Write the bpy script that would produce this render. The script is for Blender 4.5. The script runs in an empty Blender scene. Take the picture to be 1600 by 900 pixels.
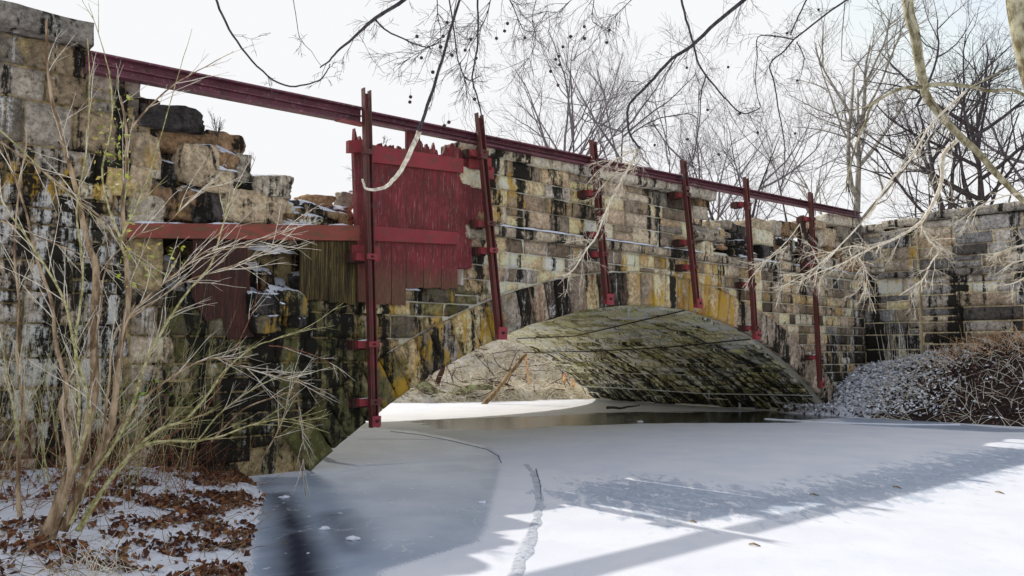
import bpy, math, random
import numpy as np
from mathutils import Vector, noise as mn

rnd = random.Random(7)
R = math.radians
scene = bpy.context.scene
COL = scene.collection

# ------------------------------------------------------------------ camera
F = 1244.4; CH = 2.0; PITCH = math.atan(100/F)
cam = bpy.data.cameras.new('camera'); cam.sensor_width = 36; cam.lens = 36*F/1600
cam.clip_start = .05; cam.clip_end = 2000
co = bpy.data.objects.new('camera', cam); COL.objects.link(co)
co.location = (0, 0, CH); co.rotation_euler = (R(90)+PITCH, 0, 0)
scene.camera = co
# ------------------------------------------------------------------ light
UX, UY = 0.74635822, 0.66554444            # direction of the bridge wall
NX, NY = 0.66554444, -0.74635822           # its outward normal
SUN_EL = R(41); SUN_DU = .06               # sunlight travels out of the wall's back towards us
lx, ly = NX+SUN_DU*UX, NY+SUN_DU*UY
ln = math.hypot(lx, ly); lx /= ln; ly /= ln
ldir = Vector((lx*math.cos(SUN_EL), ly*math.cos(SUN_EL), -math.sin(SUN_EL)))
sun = bpy.data.lights.new('sun', 'SUN'); sun.energy = 2.0; sun.angle = R(.55); sun.color = (1, .95, .86)
so = bpy.data.objects.new('sun', sun); COL.objects.link(so)
so.rotation_euler = ldir.to_track_quat('-Z', 'Y').to_euler()
so.location = (0, 0, 40)
w = bpy.data.worlds.new('World'); scene.world = w; w.use_nodes = True
nt = w.node_tree; nt.nodes.clear()
sky = nt.nodes.new('ShaderNodeTexSky'); sky.sky_type = 'NISHITA'; sky.sun_disc = False
sky.sun_elevation = SUN_EL; sky.sun_rotation = math.atan2(-lx, -ly)
sky.air_density = 1.0; sky.dust_density = 2.5; sky.ozone_density = 1.0
hs = nt.nodes.new('ShaderNodeHueSaturation'); hs.inputs['Saturation'].default_value = .4
bg = nt.nodes.new('ShaderNodeBackground'); bg.inputs['Strength'].default_value = .15
wo = nt.nodes.new('ShaderNodeOutputWorld')
veil = nt.nodes.new('ShaderNodeMix'); veil.data_type = 'RGBA'; veil.blend_type = 'DARKEN'; veil.inputs[0].default_value = 1
veil.inputs[7].default_value = (3.72, 3.74, 3.80, 1)      # thin even winter overcast evens out the glare round the sun
nt.links.new(sky.outputs[0], hs.inputs['Color']); nt.links.new(hs.outputs[0], veil.inputs[6]); nt.links.new(veil.outputs[2], bg.inputs['Color'])
nt.links.new(bg.outputs[0], wo.inputs['Surface'])
scene.view_settings.view_transform = 'Standard'; scene.view_settings.look = 'None'
scene.view_settings.gamma = 1; scene.view_settings.exposure = .76

# ------------------------------------------------------------------ helpers: pixels to places
AX, AY = -3.47061161, 13.70056869
cp, sp = math.cos(PITCH), math.sin(PITCH)
def ray(x, y):
    a, b, c = x-800, F, 450-y
    return (a, b*cp-c*sp, b*sp+c*cp)
def at(x, y, Y):
    r = ray(x, y); t = Y/r[1]
    return Vector((r[0]*t, Y, CH+r[2]*t))
def gnd(x, y, z=0.0):
    r = ray(x, y); t = (z-CH)/r[2]
    return Vector((r[0]*t, r[1]*t, z))
def wuz(x, y, v=0.0):
    r = ray(x, y); ox, oy = AX+NX*v, AY+NY*v
    t = (ox*NX+oy*NY)/(r[0]*NX+r[1]*NY)
    return ((r[0]*t-AX)*UX+(r[1]*t-AY)*UY, CH+r[2]*t)
def W(u, v, z):
    return Vector((AX+UX*u+NX*v, AY+UY*u+NY*v, z))
def wp(x, y, v=0.0):
    u, z = wuz(x, y, v); return W(u, v, z)

# ------------------------------------------------------------------ objects
def tag(o, label=None, cat=None, group=None, kind=None):
    if label: o['label'] = label
    if cat: o['category'] = cat
    if group: o['group'] = group
    if kind: o['kind'] = kind
    return o
def thing(name, label, cat, loc, group=None):
    o = bpy.data.objects.new(name, None); COL.objects.link(o)
    o.location = loc; o.empty_display_size = .2
    return tag(o, label, cat, group)
class MB:
    def __init__(s): s.v = []; s.f = []; s.c = {}
    def quad_grid(s, P):                     # P: rows of points
        b = len(s.v); n = len(P); m = len(P[0])
        for r_ in P: s.v.extend(r_)
        for i in range(n-1):
            for j in range(m-1):
                s.f.append((b+i*m+j, b+i*m+j+1, b+(i+1)*m+j+1, b+(i+1)*m+j))
        return b
    def hexa(s, p):                          # 8 points: bottom ring then top ring
        b = len(s.v); s.v.extend(p)
        for q in ((0,3,2,1),(4,5,6,7),(0,1,5,4),(1,2,6,5),(2,3,7,6),(3,0,4,7)):
            s.f.append(tuple(b+i for i in q))
    def wbox(s, u0, u1, v0, v1, z0, z1, du=0.0, dz=0.0):   # box in wall axes; du shifts the top, dz lifts the far end
        p = []
        for z, k in ((z0, 0), (z1, du)):
            p += [W(u0+k, v0, z), W(u1+k, v0, z+dz), W(u1+k, v1, z+dz), W(u0+k, v1, z)]
        s.hexa(p)
    def prism(s, poly, v0, v1):              # polygon of (u,z) in the wall plane, thick from v0 to v1
        b = len(s.v); n = len(poly)
        s.v.extend(W(u, v1, z) for u, z in poly); s.v.extend(W(u, v0, z) for u, z in poly)
        s.f.append(tuple(range(b, b+n))); s.f.append(tuple(range(b+2*n-1, b+n-1, -1)))
        for i in range(n):
            j = (i+1) % n; s.f.append((b+i, b+n+i, b+n+j, b+j))
    def tube(s, pts, rad, n=5):
        k = len(pts)
        if k < 2: return
        b = len(s.v); up = Vector((0, 0, 1)); prev = None
        cs = [(math.cos(2*math.pi*i/n), math.sin(2*math.pi*i/n)) for i in range(n)]
        for i in range(k):
            t = (pts[min(i+1, k-1)]-pts[max(i-1, 0)])
            if t.length < 1e-9: t = Vector((0, 0, 1))
            t.normalize()
            if prev is None:
                a = up if abs(t.z) < .9 else Vector((1, 0, 0))
                x = t.cross(a).normalized()
            else:
                x = (prev-t*prev.dot(t))
                x = x.normalized() if x.length > 1e-6 else t.orthogonal().normalized()
            prev = x; y = t.cross(x)
            r = rad[i] if isinstance(rad, (list, tuple)) else rad
            for c, d in cs: s.v.append(pts[i]+x*(c*r)+y*(d*r))
        for i in range(k-1):
            for j in range(n):
                j2 = (j+1) % n
                s.f.append((b+i*n+j, b+i*n+j2, b+(i+1)*n+j2, b+(i+1)*n+j))
        s.f.append(tuple(b+j for j in range(n-1, -1, -1))); s.f.append(tuple(b+(k-1)*n+j for j in range(n)))
    def blob(s, c, sx, sy, sz, sub=2, rough=.15, seed=0, rot=None):
        import bmesh
        bm = bmesh.new(); bmesh.ops.create_icosphere(bm, subdivisions=sub, radius=1)
        b = len(s.v)
        for v in bm.verts:
            p = v.co.copy()
            k = 1+rough*mn.noise(p*1.7+Vector((seed*3.1, seed*1.7, seed)))*2
            p = Vector((p.x*sx, p.y*sy, p.z*sz))*k
            if rot: p.rotate(rot)
            s.v.append(p+c)
        for f in bm.faces: s.f.append(tuple(b+v.index for v in f.verts))
        bm.free()
    def build(s, name, mat, parent=None, smooth=False, colors=None):
        base = Vector((0, 0, 0))
        if parent:
            base = Vector(parent['_wl']) if '_wl' in parent else parent.location.copy()
        me = bpy.data.meshes.new(name)
        me.from_pydata([tuple(p-base) for p in s.v] if base.length else [tuple(p) for p in s.v], [], s.f)
        me.update()
        if smooth: me.polygons.foreach_set('use_smooth', [True]*len(me.polygons))
        for key, arr in s.c.items():
            a = me.color_attributes.new(key, 'FLOAT_COLOR', 'POINT')
            flat = np.ones((len(s.v), 4), dtype=np.float32); ar = np.array(arr, dtype=np.float32); flat[:, :ar.shape[1]] = ar
            a.data.foreach_set('color', flat.ravel())
        if mat: me.materials.append(mat)
        o = bpy.data.objects.new(name, me); COL.objects.link(o)
        if parent: o.parent = parent
        return o
def subpart(mb, name, mat, parent, smooth=False):
    """part of a mesh part (grandchild): parent's own origin equals its thing's origin"""
    root = parent.parent
    me = mb.build(name, mat, None, smooth)
    b = root.location if root else Vector()
    me.data.transform(__import__('mathutils').Matrix.Translation(-b)); me.parent = parent
    return me
def single(mb, name, mat, label, cat, base=None, group=None, kind=None, smooth=False):
    """a thing that is one mesh, its origin at its base"""
    o = mb.build(name, mat, None, smooth)
    if base is None:
        xs = [p.x for p in mb.v]; ys = [p.y for p in mb.v]; zs = [p.z for p in mb.v]
        base = Vector(((min(xs)+max(xs))/2, (min(ys)+max(ys))/2, min(zs)))
    o.data.transform(__import__('mathutils').Matrix.Translation(-base)); o.location = base
    return tag(o, label, cat, group, kind)

# ------------------------------------------------------------------ materials
class NT:
    vec = None
    def __init__(s, name, rough=.85, spec=.3):
        s.m = bpy.data.materials.new(name); s.m.use_nodes = True; s.t = s.m.node_tree
        s.b = s.t.nodes['Principled BSDF']; s.b.inputs['Roughness'].default_value = rough
        s.b.inputs['Specular IOR Level'].default_value = spec
        s.tc = s.t.nodes.new('ShaderNodeTexCoord'); s.seed = rnd.random()*40
    def n(s, t, **k):
        x = s.t.nodes.new(t)
        for a, b in k.items():
            if a in x.inputs: s.set(x.inputs[a], b)
            else: setattr(x, a, b)
        return x
    def set(s, i, v):
        if isinstance(v, bpy.types.NodeSocket): s.t.links.new(v, i)
        else: i.default_value = v
    def noise(s, scale=1.0, stretch=(1, 1, 1), detail=5, rough=.6, dist=0.0, off=0.0):
        mp = s.n('ShaderNodeMapping'); s.set(mp.inputs['Vector'], s.vec or s.tc.outputs['Object'])
        mp.inputs['Scale'].default_value = stretch; mp.inputs['Location'].default_value = (s.seed+off, off*1.7, -off)
        x = s.n('ShaderNodeTexNoise'); s.set(x.inputs['Vector'], mp.outputs[0])
        x.inputs['Scale'].default_value = scale; x.inputs['Detail'].default_value = detail
        x.inputs['Roughness'].default_value = rough; x.inputs['Distortion'].default_value = dist
        return x.outputs['Fac']
    def ramp(s, v, lo, hi, a=0.0, b=1.0):
        x = s.n('ShaderNodeMapRange'); x.interpolation_type = 'SMOOTHSTEP'
        s.set(x.inputs['Value'], v)
        for i, q in (('From Min', lo), ('From Max', hi), ('To Min', a), ('To Max', b)): s.set(x.inputs[i], q)
        return x.outputs[0]
    def math(s, op, a, b=0.0, clamp=False):
        x = s.n('ShaderNodeMath', operation=op); x.use_clamp = clamp
        s.set(x.inputs[0], a); s.set(x.inputs[1], b); return x.outputs[0]
    def mix(s, fac, a, b, mode='MIX'):
        x = s.n('ShaderNodeMix', data_type='RGBA', blend_type=mode)
        s.set(x.inputs[0], fac)
        for i, q in ((6, a), (7, b)):
            s.set(x.inputs[i], q if isinstance(q, bpy.types.NodeSocket) else (*q, 1) if len(q) == 3 else q)
        return x.outputs[2]
    def bump(s, h, strength=.5, dist=.02):
        x = s.n('ShaderNodeBump'); x.inputs['Strength'].default_value = strength; x.inputs['Distance'].default_value = dist
        s.set(x.inputs['Height'], h); s.set(s.b.inputs['Normal'], x.outputs[0])
    def out(s, c): s.set(s.b.inputs['Base Color'], c if isinstance(c, bpy.types.NodeSocket) else (*c, 1)); return s.m
    def attr(s, name):
        a = s.n('ShaderNodeAttribute'); a.attribute_name = name; return a

def stone_material(name, sz=(1, 1, .10), streak=2.6, wstreak=3.6, vec=None, snow=0):
    t = NT(name, .92, .2)
    if vec: t.vec = t.attr(vec).outputs['Vector']
    col = t.attr('Col').outputs['Color']
    st = t.attr('Stn'); sep = t.n('ShaderNodeSeparateColor'); t.set(sep.inputs[0], st.outputs['Color'])
    st2 = t.attr('Stn2'); sep2 = t.n('ShaderNodeSeparateColor'); t.set(sep2.inputs[0], st2.outputs['Color'])
    g = t.noise(11, detail=9, rough=.78); g2 = t.noise(2.3, detail=6, rough=.7, off=4)
    v = t.ramp(g, .36, .64, .55, 1.38); v2 = t.ramp(g2, .34, .66, .72, 1.22)
    c = t.mix(1.0, col, (1.92, 1.68, 1.36), 'MULTIPLY')
    gx = t.n('ShaderNodeCombineColor'); vv = t.math('MULTIPLY', v, v2)
    for i in range(3): t.set(gx.inputs[i], vv)
    c = t.mix(1.0, c, gx.outputs[0], 'MULTIPLY')
    c = t.mix(1.0, c, (.86, .84, .80), 'DARKEN')
    # dark speckle pits
    pit = t.ramp(t.noise(26, detail=6, rough=.75, off=9), .60, .68)
    c = t.mix(t.math('MULTIPLY', pit, .6), c, (.035, .028, .022))
    def layer(c, w_, nz, color, k=5.0, mx=1.0):
        q = t.ramp(nz, .28, .72)
        q = t.math('MULTIPLY', t.math('SUBTRACT', q, t.math('SUBTRACT', 1.0, w_)), k, True)
        return t.mix(t.math('MULTIPLY', q, mx), c, color)
    # green moss
    c = layer(c, sep2.outputs[0], t.noise(3.2, (1, 1, .6), 8, .75, .4, 21), (.105, .105, .030), 3.5, .9)
    # yellow lichen and iron stain
    c = layer(c, sep.outputs[1], t.noise(streak*1.3, (1, 1, .3), 7, .7, .3, 13), (.62, .36, .035), 3.0, .88)
    # rust red
    c = layer(c, sep2.outputs[1], t.noise(3.0, (1, 1, .4), 7, .7, .3, 33), (.24, .085, .06), 3.0, .8)
    # black water streaks
    bs = t.math('ADD', t.math('MULTIPLY', t.noise(streak, sz, 7, .68, .25, 17), .72), t.math('MULTIPLY', t.noise(7, detail=7, rough=.75, off=29), .28))
    c = layer(c, sep.outputs[0], bs, (.016, .014, .011), 7.0, .97)
    # white lime runs
    ws = t.math('ADD', t.math('MULTIPLY', t.noise(wstreak, sz, 8, .72, .3, 41), .7), t.math('MULTIPLY', t.noise(13, detail=8, rough=.8, off=43), .3))
    c = layer(c, sep.outputs[2], ws, (.82, .79, .73), 6.0, .95)
    if snow:
        ge = t.n('ShaderNodeNewGeometry'); sx = t.n('ShaderNodeSeparateXYZ'); t.set(sx.inputs[0], ge.outputs['Normal'])
        k = t.ramp(t.math('ADD', sx.outputs[2], t.math('MULTIPLY', t.math('SUBTRACT', t.noise(3.5, detail=6, rough=.7, off=51), .5), 2.2)), 1.0-snow, 1.12-snow)
        c = t.mix(k, c, (.80, .83, .90))
    h = t.math('ADD', t.math('MULTIPLY', g, .6), t.noise(38, detail=5, rough=.8, off=3))
    t.bump(h, .9, .035)
    return t.out(c)
M = {}
M['stone'] = stone_material('weathered_stone')
M['soffit'] = stone_material('soffit_stone', (.20, 3.6, 1), 1.9, 2.2, 'Pos')
M['rubble'] = stone_material('broken_stone', snow=.12)
M['snowrubble'] = stone_material('snowy_rubble', snow=.45)
def paint(name, base, rust, grain=(1, 1, 1), amt=.5, rough=.6, pale=None, dark=.5, sc=6, foot=0):
    t = NT(name, rough, .35)
    n1 = t.noise(sc, grain, 8, .72, .2); n2 = t.noise(sc*4.5, grain, 6, .75, 0, 7); n3 = t.noise(1.7, (1, 1, 1), 5, .6, 0, 11)
    c = t.mix(t.ramp(n3, .35, .65, 0, dark), base, tuple(x*.4 for x in base))
    c = t.mix(t.ramp(n1, .62-amt*.25, .74-amt*.2, 0, .85), c, rust)
    c = t.mix(t.ramp(n2, .55, .75, 0, .55), c, tuple(x*.25 for x in base))
    if pale: c = t.mix(t.ramp(t.noise(sc*2.2, (grain[0], grain[1], grain[2]*.7), 8, .8, .2, 19), .56, .64, 0, .7), c, pale)
    if foot:                                     # boards bare and mossy brown at the foot
        sx = t.n('ShaderNodeSeparateXYZ'); t.set(sx.inputs[0], t.tc.outputs['Object'])
        zz = t.math('ADD', sx.outputs[2], t.math('MULTIPLY', t.math('SUBTRACT', n1, .5), -1.6))
        bc = t.mix(t.ramp(n2, .35, .65), (.07, .035, .02), (.22, .13, .06))
        c = t.mix(t.math('MULTIPLY', t.ramp(zz, .75, .25), .75), c, bc)
    t.bump(t.math('ADD', n2, n1), .7, .015); return t.out(c)
M['rail'] = paint('rail_paint', (.20, .058, .085), (.10, .045, .04), amt=.6, rough=.5, pale=(.42, .30, .32), dark=.6)
M['post'] = paint('post_paint', (.21, .036, .044), (.10, .042, .026), amt=.95, rough=.5, dark=.6)
M['plate'] = paint('plate_paint', (.36, .05, .062), (.16, .05, .04), amt=.5, rough=.5, dark=.3)
M['door'] = paint('door_paint', (.28, .034, .046), (.11, .028, .02), (6, 6, .5), .75, .7, (.55, .38, .28), .8, 4, foot=1)
M['batten'] = paint('batten_paint', (.33, .046, .054), (.15, .07, .045), (1, 1, 2), .5, .7, None, .3, 5)
M['waler'] = paint('waler_paint', (.34, .085, .06), (.16, .09, .05), (.6, .6, 3), .6, .75, None, .4, 5)
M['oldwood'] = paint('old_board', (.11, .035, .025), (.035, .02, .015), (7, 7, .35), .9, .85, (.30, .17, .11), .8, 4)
M['mosswood'] = paint('mossy_board', (.16, .11, .035), (.02, .014, .008), (9, 9, .3), .9, .9, (.55, .47, .20), .7, 3.2)
def bark(name, c1, c2, sc=20, st=(1, 1, .25), rough=.85):
    t = NT(name, rough, .25)
    n1 = t.noise(sc, st, 6, .7, .2)
    c = t.mix(t.ramp(n1, .38, .62), c1, c2); t.bump(n1, .5, .01); return t.out(c)
M['bark'] = bark('dark_bark', (.045, .036, .042), (.10, .085, .085), 8)
M['palebark'] = bark('pale_bark', (.22, .20, .18), (.48, .45, .40), 3)
M['twig_far'] = bark('far_twigs', (.14, .125, .14), (.24, .22, .25), 5)
M['vine'] = bark('hanging_twig', (.035, .028, .04), (.09, .075, .085), 30)
M['sycamore'] = bark('sycamore_bark', (.16, .13, .06), (.55, .50, .34), 7, (1, 1, .6))
M['whitetwig'] = bark('pale_twig', (.55, .46, .34), (.88, .82, .68), 25, (1, 1, 1))  # paleness stands in for sunlight on the twigs
M['stem'] = bark('stem_bark', (.15, .09, .045), (.56, .41, .26), 9)
M['base'] = bark('stem_base', (.14, .085, .04), (.42, .30, .16), 9)
M['greenstem'] = bark('green_stem', (.24, .22, .07), (.62, .55, .30), 18, (1, 1, 1))
M['redtwig'] = bark('red_twig', (.14, .045, .025), (.34, .14, .08), 18, (1, 1, 1))
M['cable'] = bark('cable', (.03, .028, .02), (.06, .055, .04), 30)
M['icedcable'] = bark('iced_cable', (.45, .47, .40), (.75, .78, .72), 30)
M['straw'] = bark('dry_grass', (.60, .52, .38), (.92, .86, .74), 6, (1, 1, 1))
M['orange_straw'] = bark('rust_grass', (.42, .20, .08), (.72, .46, .26), 6, (1, 1, 1))
M['log'] = bark('lichen_log', (.10, .07, .045), (.36, .38, .20), 5, (1, 1, 1))
M['seed'] = bark('seed_ball', (.03, .02, .02), (.08, .05, .05), 40)
M['bolt'] = bark('bolt', (.04, .02, .02), (.09, .04, .04), 40)
def leafmat(name, cols):
    t = NT(name, .7, .3)
    oi = t.attr('Col'); return t.out(oi.outputs['Color'])
M['leaf'] = leafmat('leaf_litter', None)
def snowmat(name, c=(.80, .83, .90), debris=0.0, dc=(.10, .055, .03), sc=14):
    t = NT(name, .55, .25); t.b.inputs['Subsurface Weight'].default_value = 0
    n1 = t.noise(3, detail=6, rough=.6); cc = t.mix(t.ramp(n1, .3, .7), c, tuple(x*.9 for x in c))
    if debris:
        d = t.ramp(t.noise(sc, detail=8, rough=.75, off=5), .62-debris*.2, .66-debris*.2)
        cc = t.mix(d, cc, dc)
    t.bump(t.noise(16, detail=6, rough=.7, off=2), .45, .03); return t.out(cc)
M['snow'] = snowmat('snow')
M['banksnow'] = snowmat('bank_snow', (.84, .86, .92), .12)
def ivybank():
    t = NT('ivy_bank', .8, .2); n = t.noise(7, detail=8, rough=.75)
    sx = t.n('ShaderNodeVectorMath', operation='DOT_PRODUCT'); t.set(sx.inputs[0], t.tc.outputs['Object']); sx.inputs[1].default_value = (.7088, -.7054, 0)
    along = t.math('SUBTRACT', sx.outputs['Value'], (AX+UX*21.2)*.7088-(AY+UY*21.2)*.7054)
    k = t.math('ADD', n, t.ramp(along, .6, 3.6, -.02, .34))
    c = t.mix(t.ramp(k, .52, .56), (.78, .80, .88), (.040, .026, .022)); t.bump(n, .6, .05); return t.out(c)
M['ivybank'] = ivybank()
def icicle():
    t = NT('icicle_ice', .1, .5); t.b.inputs['Transmission Weight'].default_value = .4; return t.out((.8, .88, .9))
M['icicle'] = icicle()

# ------------------------------------------------------------------ block masonry
CZ = 3.17-15.2; RAD = 15.2; CU = 9.3; RING = .80
def intr(u):
    d = abs(u-CU); return CZ+math.sqrt(max(RAD*RAD-d*d, 0)) if d < 9.29 else 0.0
def extr(u):
    r = RAD+RING; d = abs(u-CU)
    return CZ+math.sqrt(r*r-d*d) if d < r else -9
def smooth(a, b, x):
    t = min(max((x-a)/(b-a), 0), 1); return t*t*(3-2*t)
def gau(x, c, s_): return math.exp(-((x-c)/s_)**2)

class Masonry(MB):
    def __init__(s):
        super().__init__(); s.c = {'Col': [], 'Stn': [], 'Stn2': []}
    def block(s, fmap, a0, a1, blo, bhi, cell, front, colr, stain, rough=.012, back=-.07, rnd_edge=.02):
        """fmap(a,b,d) -> point; blo/bhi give the lower and upper edge at a"""
        na = max(2, int((a1-a0)/cell)+1); hm = bhi((a0+a1)/2)-blo((a0+a1)/2)
        nb = max(2, int(hm/cell)+1)
        if hm < .05: return
        sd = rnd.random()*50; rows = []; L = []
        ob, oy, ow = rnd.gauss(.015, .055), rnd.gauss(0, .05), rnd.gauss(0, .06)
        tl = (rnd.random()-.5)*.05; tb = (rnd.random()-.5)*.02
        for j in range(-1, nb+2):
            row = []
            jj = min(max(j, 0), nb)/nb
            for i in range(-1, na+2):
                ii = min(max(i, 0), na)/na
                a = a0+(a1-a0)*ii
                lo, hi = blo(a), bhi(a)
                if hi-lo < .012: hi = lo+.012
                b = lo+(hi-lo)*jj
                if j < 0 or j > nb or i < 0 or i > na: d = back
                else:
                    p = Vector((a*2.6+sd, b*2.6, sd)); q = Vector((a*9+sd, b*9, sd))
                    d = front+tl*(ii-.5)+tb*(jj-.5)+rough*(mn.noise(p)*1.6+mn.noise(q))
                    e = min(ii, 1-ii)*(a1-a0); e2 = min(jj, 1-jj)*(hi-lo); e = min(e, e2)
                    if e < rnd_edge: d -= (rnd_edge-e)*.9
                    # worn corners
                    a += .010*mn.noise(q*.8)*(1 if 0 < i < na else 1.6); b += .010*mn.noise(p*2.1)*1.2
                row.append(fmap(a, b, d)); L.append((a, b))
            rows.append(row)
        s.quad_grid(rows)
        for a, b in L:
            st = stain(a, b)
            s.c['Col'].append(colr); s.c['Stn'].append((st[0][0]+ob, st[0][1]+oy, st[0][2]+ow)); s.c['Stn2'].append(st[1])
    def rock(s, c, sx, sy, sz, colr, st, seed, rot=None, box=.55, rough=.16, sub=3):
        import bmesh
        bm = bmesh.new(); bmesh.ops.create_icosphere(bm, subdivisions=sub, radius=1); b = len(s.v)
        for v in bm.verts:
            p = v.co; m = max(abs(p.x), abs(p.y), abs(p.z)); k = (1-box)+box/m
            p = p*k; p0 = p.copy()
            o = Vector((seed*3.1, seed*1.7, seed))
            p = p*(1+rough*(mn.noise(p0*1.1+o)*1.2+.55*abs(mn.noise(p0*2.6+o))-.5*abs(mn.noise(p0*4.5+o))+.28*mn.noise(p0*9+o)))
            if int(seed) % 3: q_ = Vector((math.sin(seed*2.3), math.cos(seed*1.7), .6+.4*math.sin(seed))).normalized(); e_ = p.dot(q_)-.92; p = p-q_*max(0, e_)*.85
            p = Vector((p.x*sx, p.y*sy, p.z*sz))
            if rot is not None: p.rotate(rot)
            # p is in wall axes (along, out, up)
            s.v.append(c+Vector((UX*p.x+NX*p.y, UY*p.x+NY*p.y, p.z)))
            s.c['Col'].append(colr); s.c['Stn'].append(st[0]); s.c['Stn2'].append(st[1])
        for f in bm.faces: s.f.append(tuple(b+v.index for v in f.verts))
        bm.free()
    def plain(s, colr, st):
        n = len(s.v)-len(s.c['Col'])
        s.c['Col'] += [colr]*n; s.c['Stn'] += [st[0]]*n; s.c['Stn2'] += [st[1]]*n

def stain_wall(u, z):
    """where the wall carries dark runs, ochre lichen, lime, moss, rust"""
    blk = .40; yel = .18; wht = .16; moss = .10; rust = .09
    if u < -2.4:
        k = smooth(-2.0, -3.2, u)
        blk = .56; yel = .10+.55*gau(z, 4.35, .35); moss = .12
        wht += .40*k*smooth(4.6, 4.0, z)*smooth(.4, 1.0, z); blk = .56+.08*k*smooth(4.3, 3.8, z)
        if z > 5: blk = .44; wht = .25; yel = .1
    elif u < 1.2:
        blk = .57+.1*gau(u, -1.4, 1.2); moss = .66; yel = .16; wht = .16
        if z > 3.6: blk = .60; moss = .15; yel = .28; rust = .3
    elif u < 4.2:
        k = smooth(4.2, 3.2, u); blk = .42+.16*smooth(3.2, 1.2, u); moss = .46; yel = .42; wht = .2
        if z > 3.3: moss = .2; yel = .35
    else:
        blk = .36; yel = .20
        if z > 4.6 and u < 12.2:
            yel += .55*gau(u, 4.6, .55)*gau(z, 5.3, .5); blk += .2*gau(u, 6.2, .3)*smooth(4.9, 5.4, z)+.2*gau(u, 9.3, .25)+.16*gau(u, 5.3, .2)*smooth(5.2, 6, z)
            rust = .18; yel += .12*gau(u, 7, 1.0)
        if z < 4.5 and u < 8: blk = .27; wht = .34; yel = .16
        if 8 <= u < 12.6 and z < 4.6: yel = .40+.30*gau(u, 11.4, 1.3); rust = .12
        if u >= 12.6:
            yel = .30+.2*gau(u, 12.9, .5); blk = .36+.14*smooth(15, 21, u)+.26*smooth(2.6, .8, z)*smooth(15, 18, u)
            wht = .26+.2*gau(u, 20, 1.2); moss = .16
            if z > 4.6: blk = .46; yel = .15
    blk += .10*smooth(.9, .1, z)
    return ((blk, yel, wht), (moss, rust, 0))
PAL = [(.42, .34, .23), (.30, .27, .24), (.50, .42, .30), (.27, .26, .255), (.36, .29, .22), (.46, .41, .34), (.20, .18, .16), (.55, .47, .34), (.44, .36, .24), (.29, .245, .205), (.16, .14, .12)]
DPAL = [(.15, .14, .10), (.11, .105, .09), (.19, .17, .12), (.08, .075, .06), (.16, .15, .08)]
GPAL = [(.14, .15, .175), (.19, .20, .225), (.10, .105, .12), (.26, .26, .27), (.18, .165, .15), (.06, .06, .065)]
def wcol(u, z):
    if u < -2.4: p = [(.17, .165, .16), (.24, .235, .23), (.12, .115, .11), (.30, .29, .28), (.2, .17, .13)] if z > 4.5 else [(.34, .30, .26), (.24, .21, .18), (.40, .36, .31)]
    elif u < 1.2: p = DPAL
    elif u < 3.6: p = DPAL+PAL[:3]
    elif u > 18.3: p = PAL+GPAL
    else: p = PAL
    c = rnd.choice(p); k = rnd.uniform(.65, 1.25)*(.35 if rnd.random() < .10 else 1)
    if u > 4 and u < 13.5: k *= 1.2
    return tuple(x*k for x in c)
def wmap(a, b, d): return W(a, d, b)
def course_wall(ms, u0, u1, rows, lens, lo=None, hi=None, keep=None, front=.0, cell=.085, gap=.03, colf=wcol, stf=stain_wall, fmap=wmap, rough=.012):
    for z0, z1 in rows:
        u = u0-rnd.uniform(0, lens[0])*.5
        while u < u1:
            L = rnd.uniform(*lens); a0, a1 = max(u, u0), min(u+L, u1)
            if a1-a0 > .07:
                parts = [(z0, z1)]
                if z1-z0 > .34 and rnd.random() < .22: zm = z0+(z1-z0)*rnd.uniform(.4, .6); parts = [(z0, zm), (zm, z1)]
                for q0, q1 in parts:
                    um = (a0+a1)/2
                    if keep and not keep(um, (q0+q1)/2): continue
                    bl = (lambda a, q0=q0: max(q0+gap/2, (lo(a)+gap/2) if lo else -9))
                    bh = (lambda a, q1=q1: min(q1-gap/2, hi(a) if hi else 99))
                    if bh(um)-bl(um) < .06 and bh(a0)-bl(a0) < .08 and bh(a1)-bl(a1) < .08: continue
                    ms.block(fmap, a0+gap/2, a1-gap/2, bl, bh, cell, front+rnd.uniform(-.008, .045), colf(um, (q0+q1)/2), stf, rough)
            u += L
def rows_between(z0, z1, hmin, hmax):
    out = []; z = z0
    while z < z1-.08:
        h = rnd.uniform(hmin, hmax)
        if z1-z-h < hmin*.6: h = z1-z
        out.append((z, z+h)); z += h
    return out

bridge = thing('stone_aqueduct', 'weathered stone arch aqueduct with a breached wall standing in the frozen creek', 'bridge', W(CU, 0, 0))
# --- spandrel walls, all courses
wall = Masonry()
def lo_arch(u): return extr(u) if 0.0-.9 < u < 19.5 else -9
# left pier up to its stepped top
def hi_left(u): return 6.42 if u < -3.62 else 5.72
course_wall(wall, -9, -2.9, rows_between(-.2, 4.0, .36, .55), (.5, 1.25), cell=.07, keep=None, rough=.02)
course_wall(wall, -9, -2.5, rows_between(4.0, 5.5, .33, .52), (.5, 1.2), cell=.07, keep=lambda u, z: u < -2.9 or z < 4.6, rough=.022)
course_wall(wall, -9, -3.62, rows_between(5.5, 6.40, .4, .46), (.7, 1.2), cell=.07, rough=.03)
course_wall(wall, -3.62, -2.87, rows_between(5.5, 6.16, .3, .36), (.8, .9), cell=.07, rough=.03, front=-.03)
# dark lower wall left of the arch
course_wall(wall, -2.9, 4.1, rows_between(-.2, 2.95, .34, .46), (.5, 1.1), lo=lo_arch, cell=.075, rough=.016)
course_wall(wall, 1.7, 4.1, rows_between(2.95, 3.35, .36, .4), (.5, .9), lo=lo_arch, cell=.08)
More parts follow.
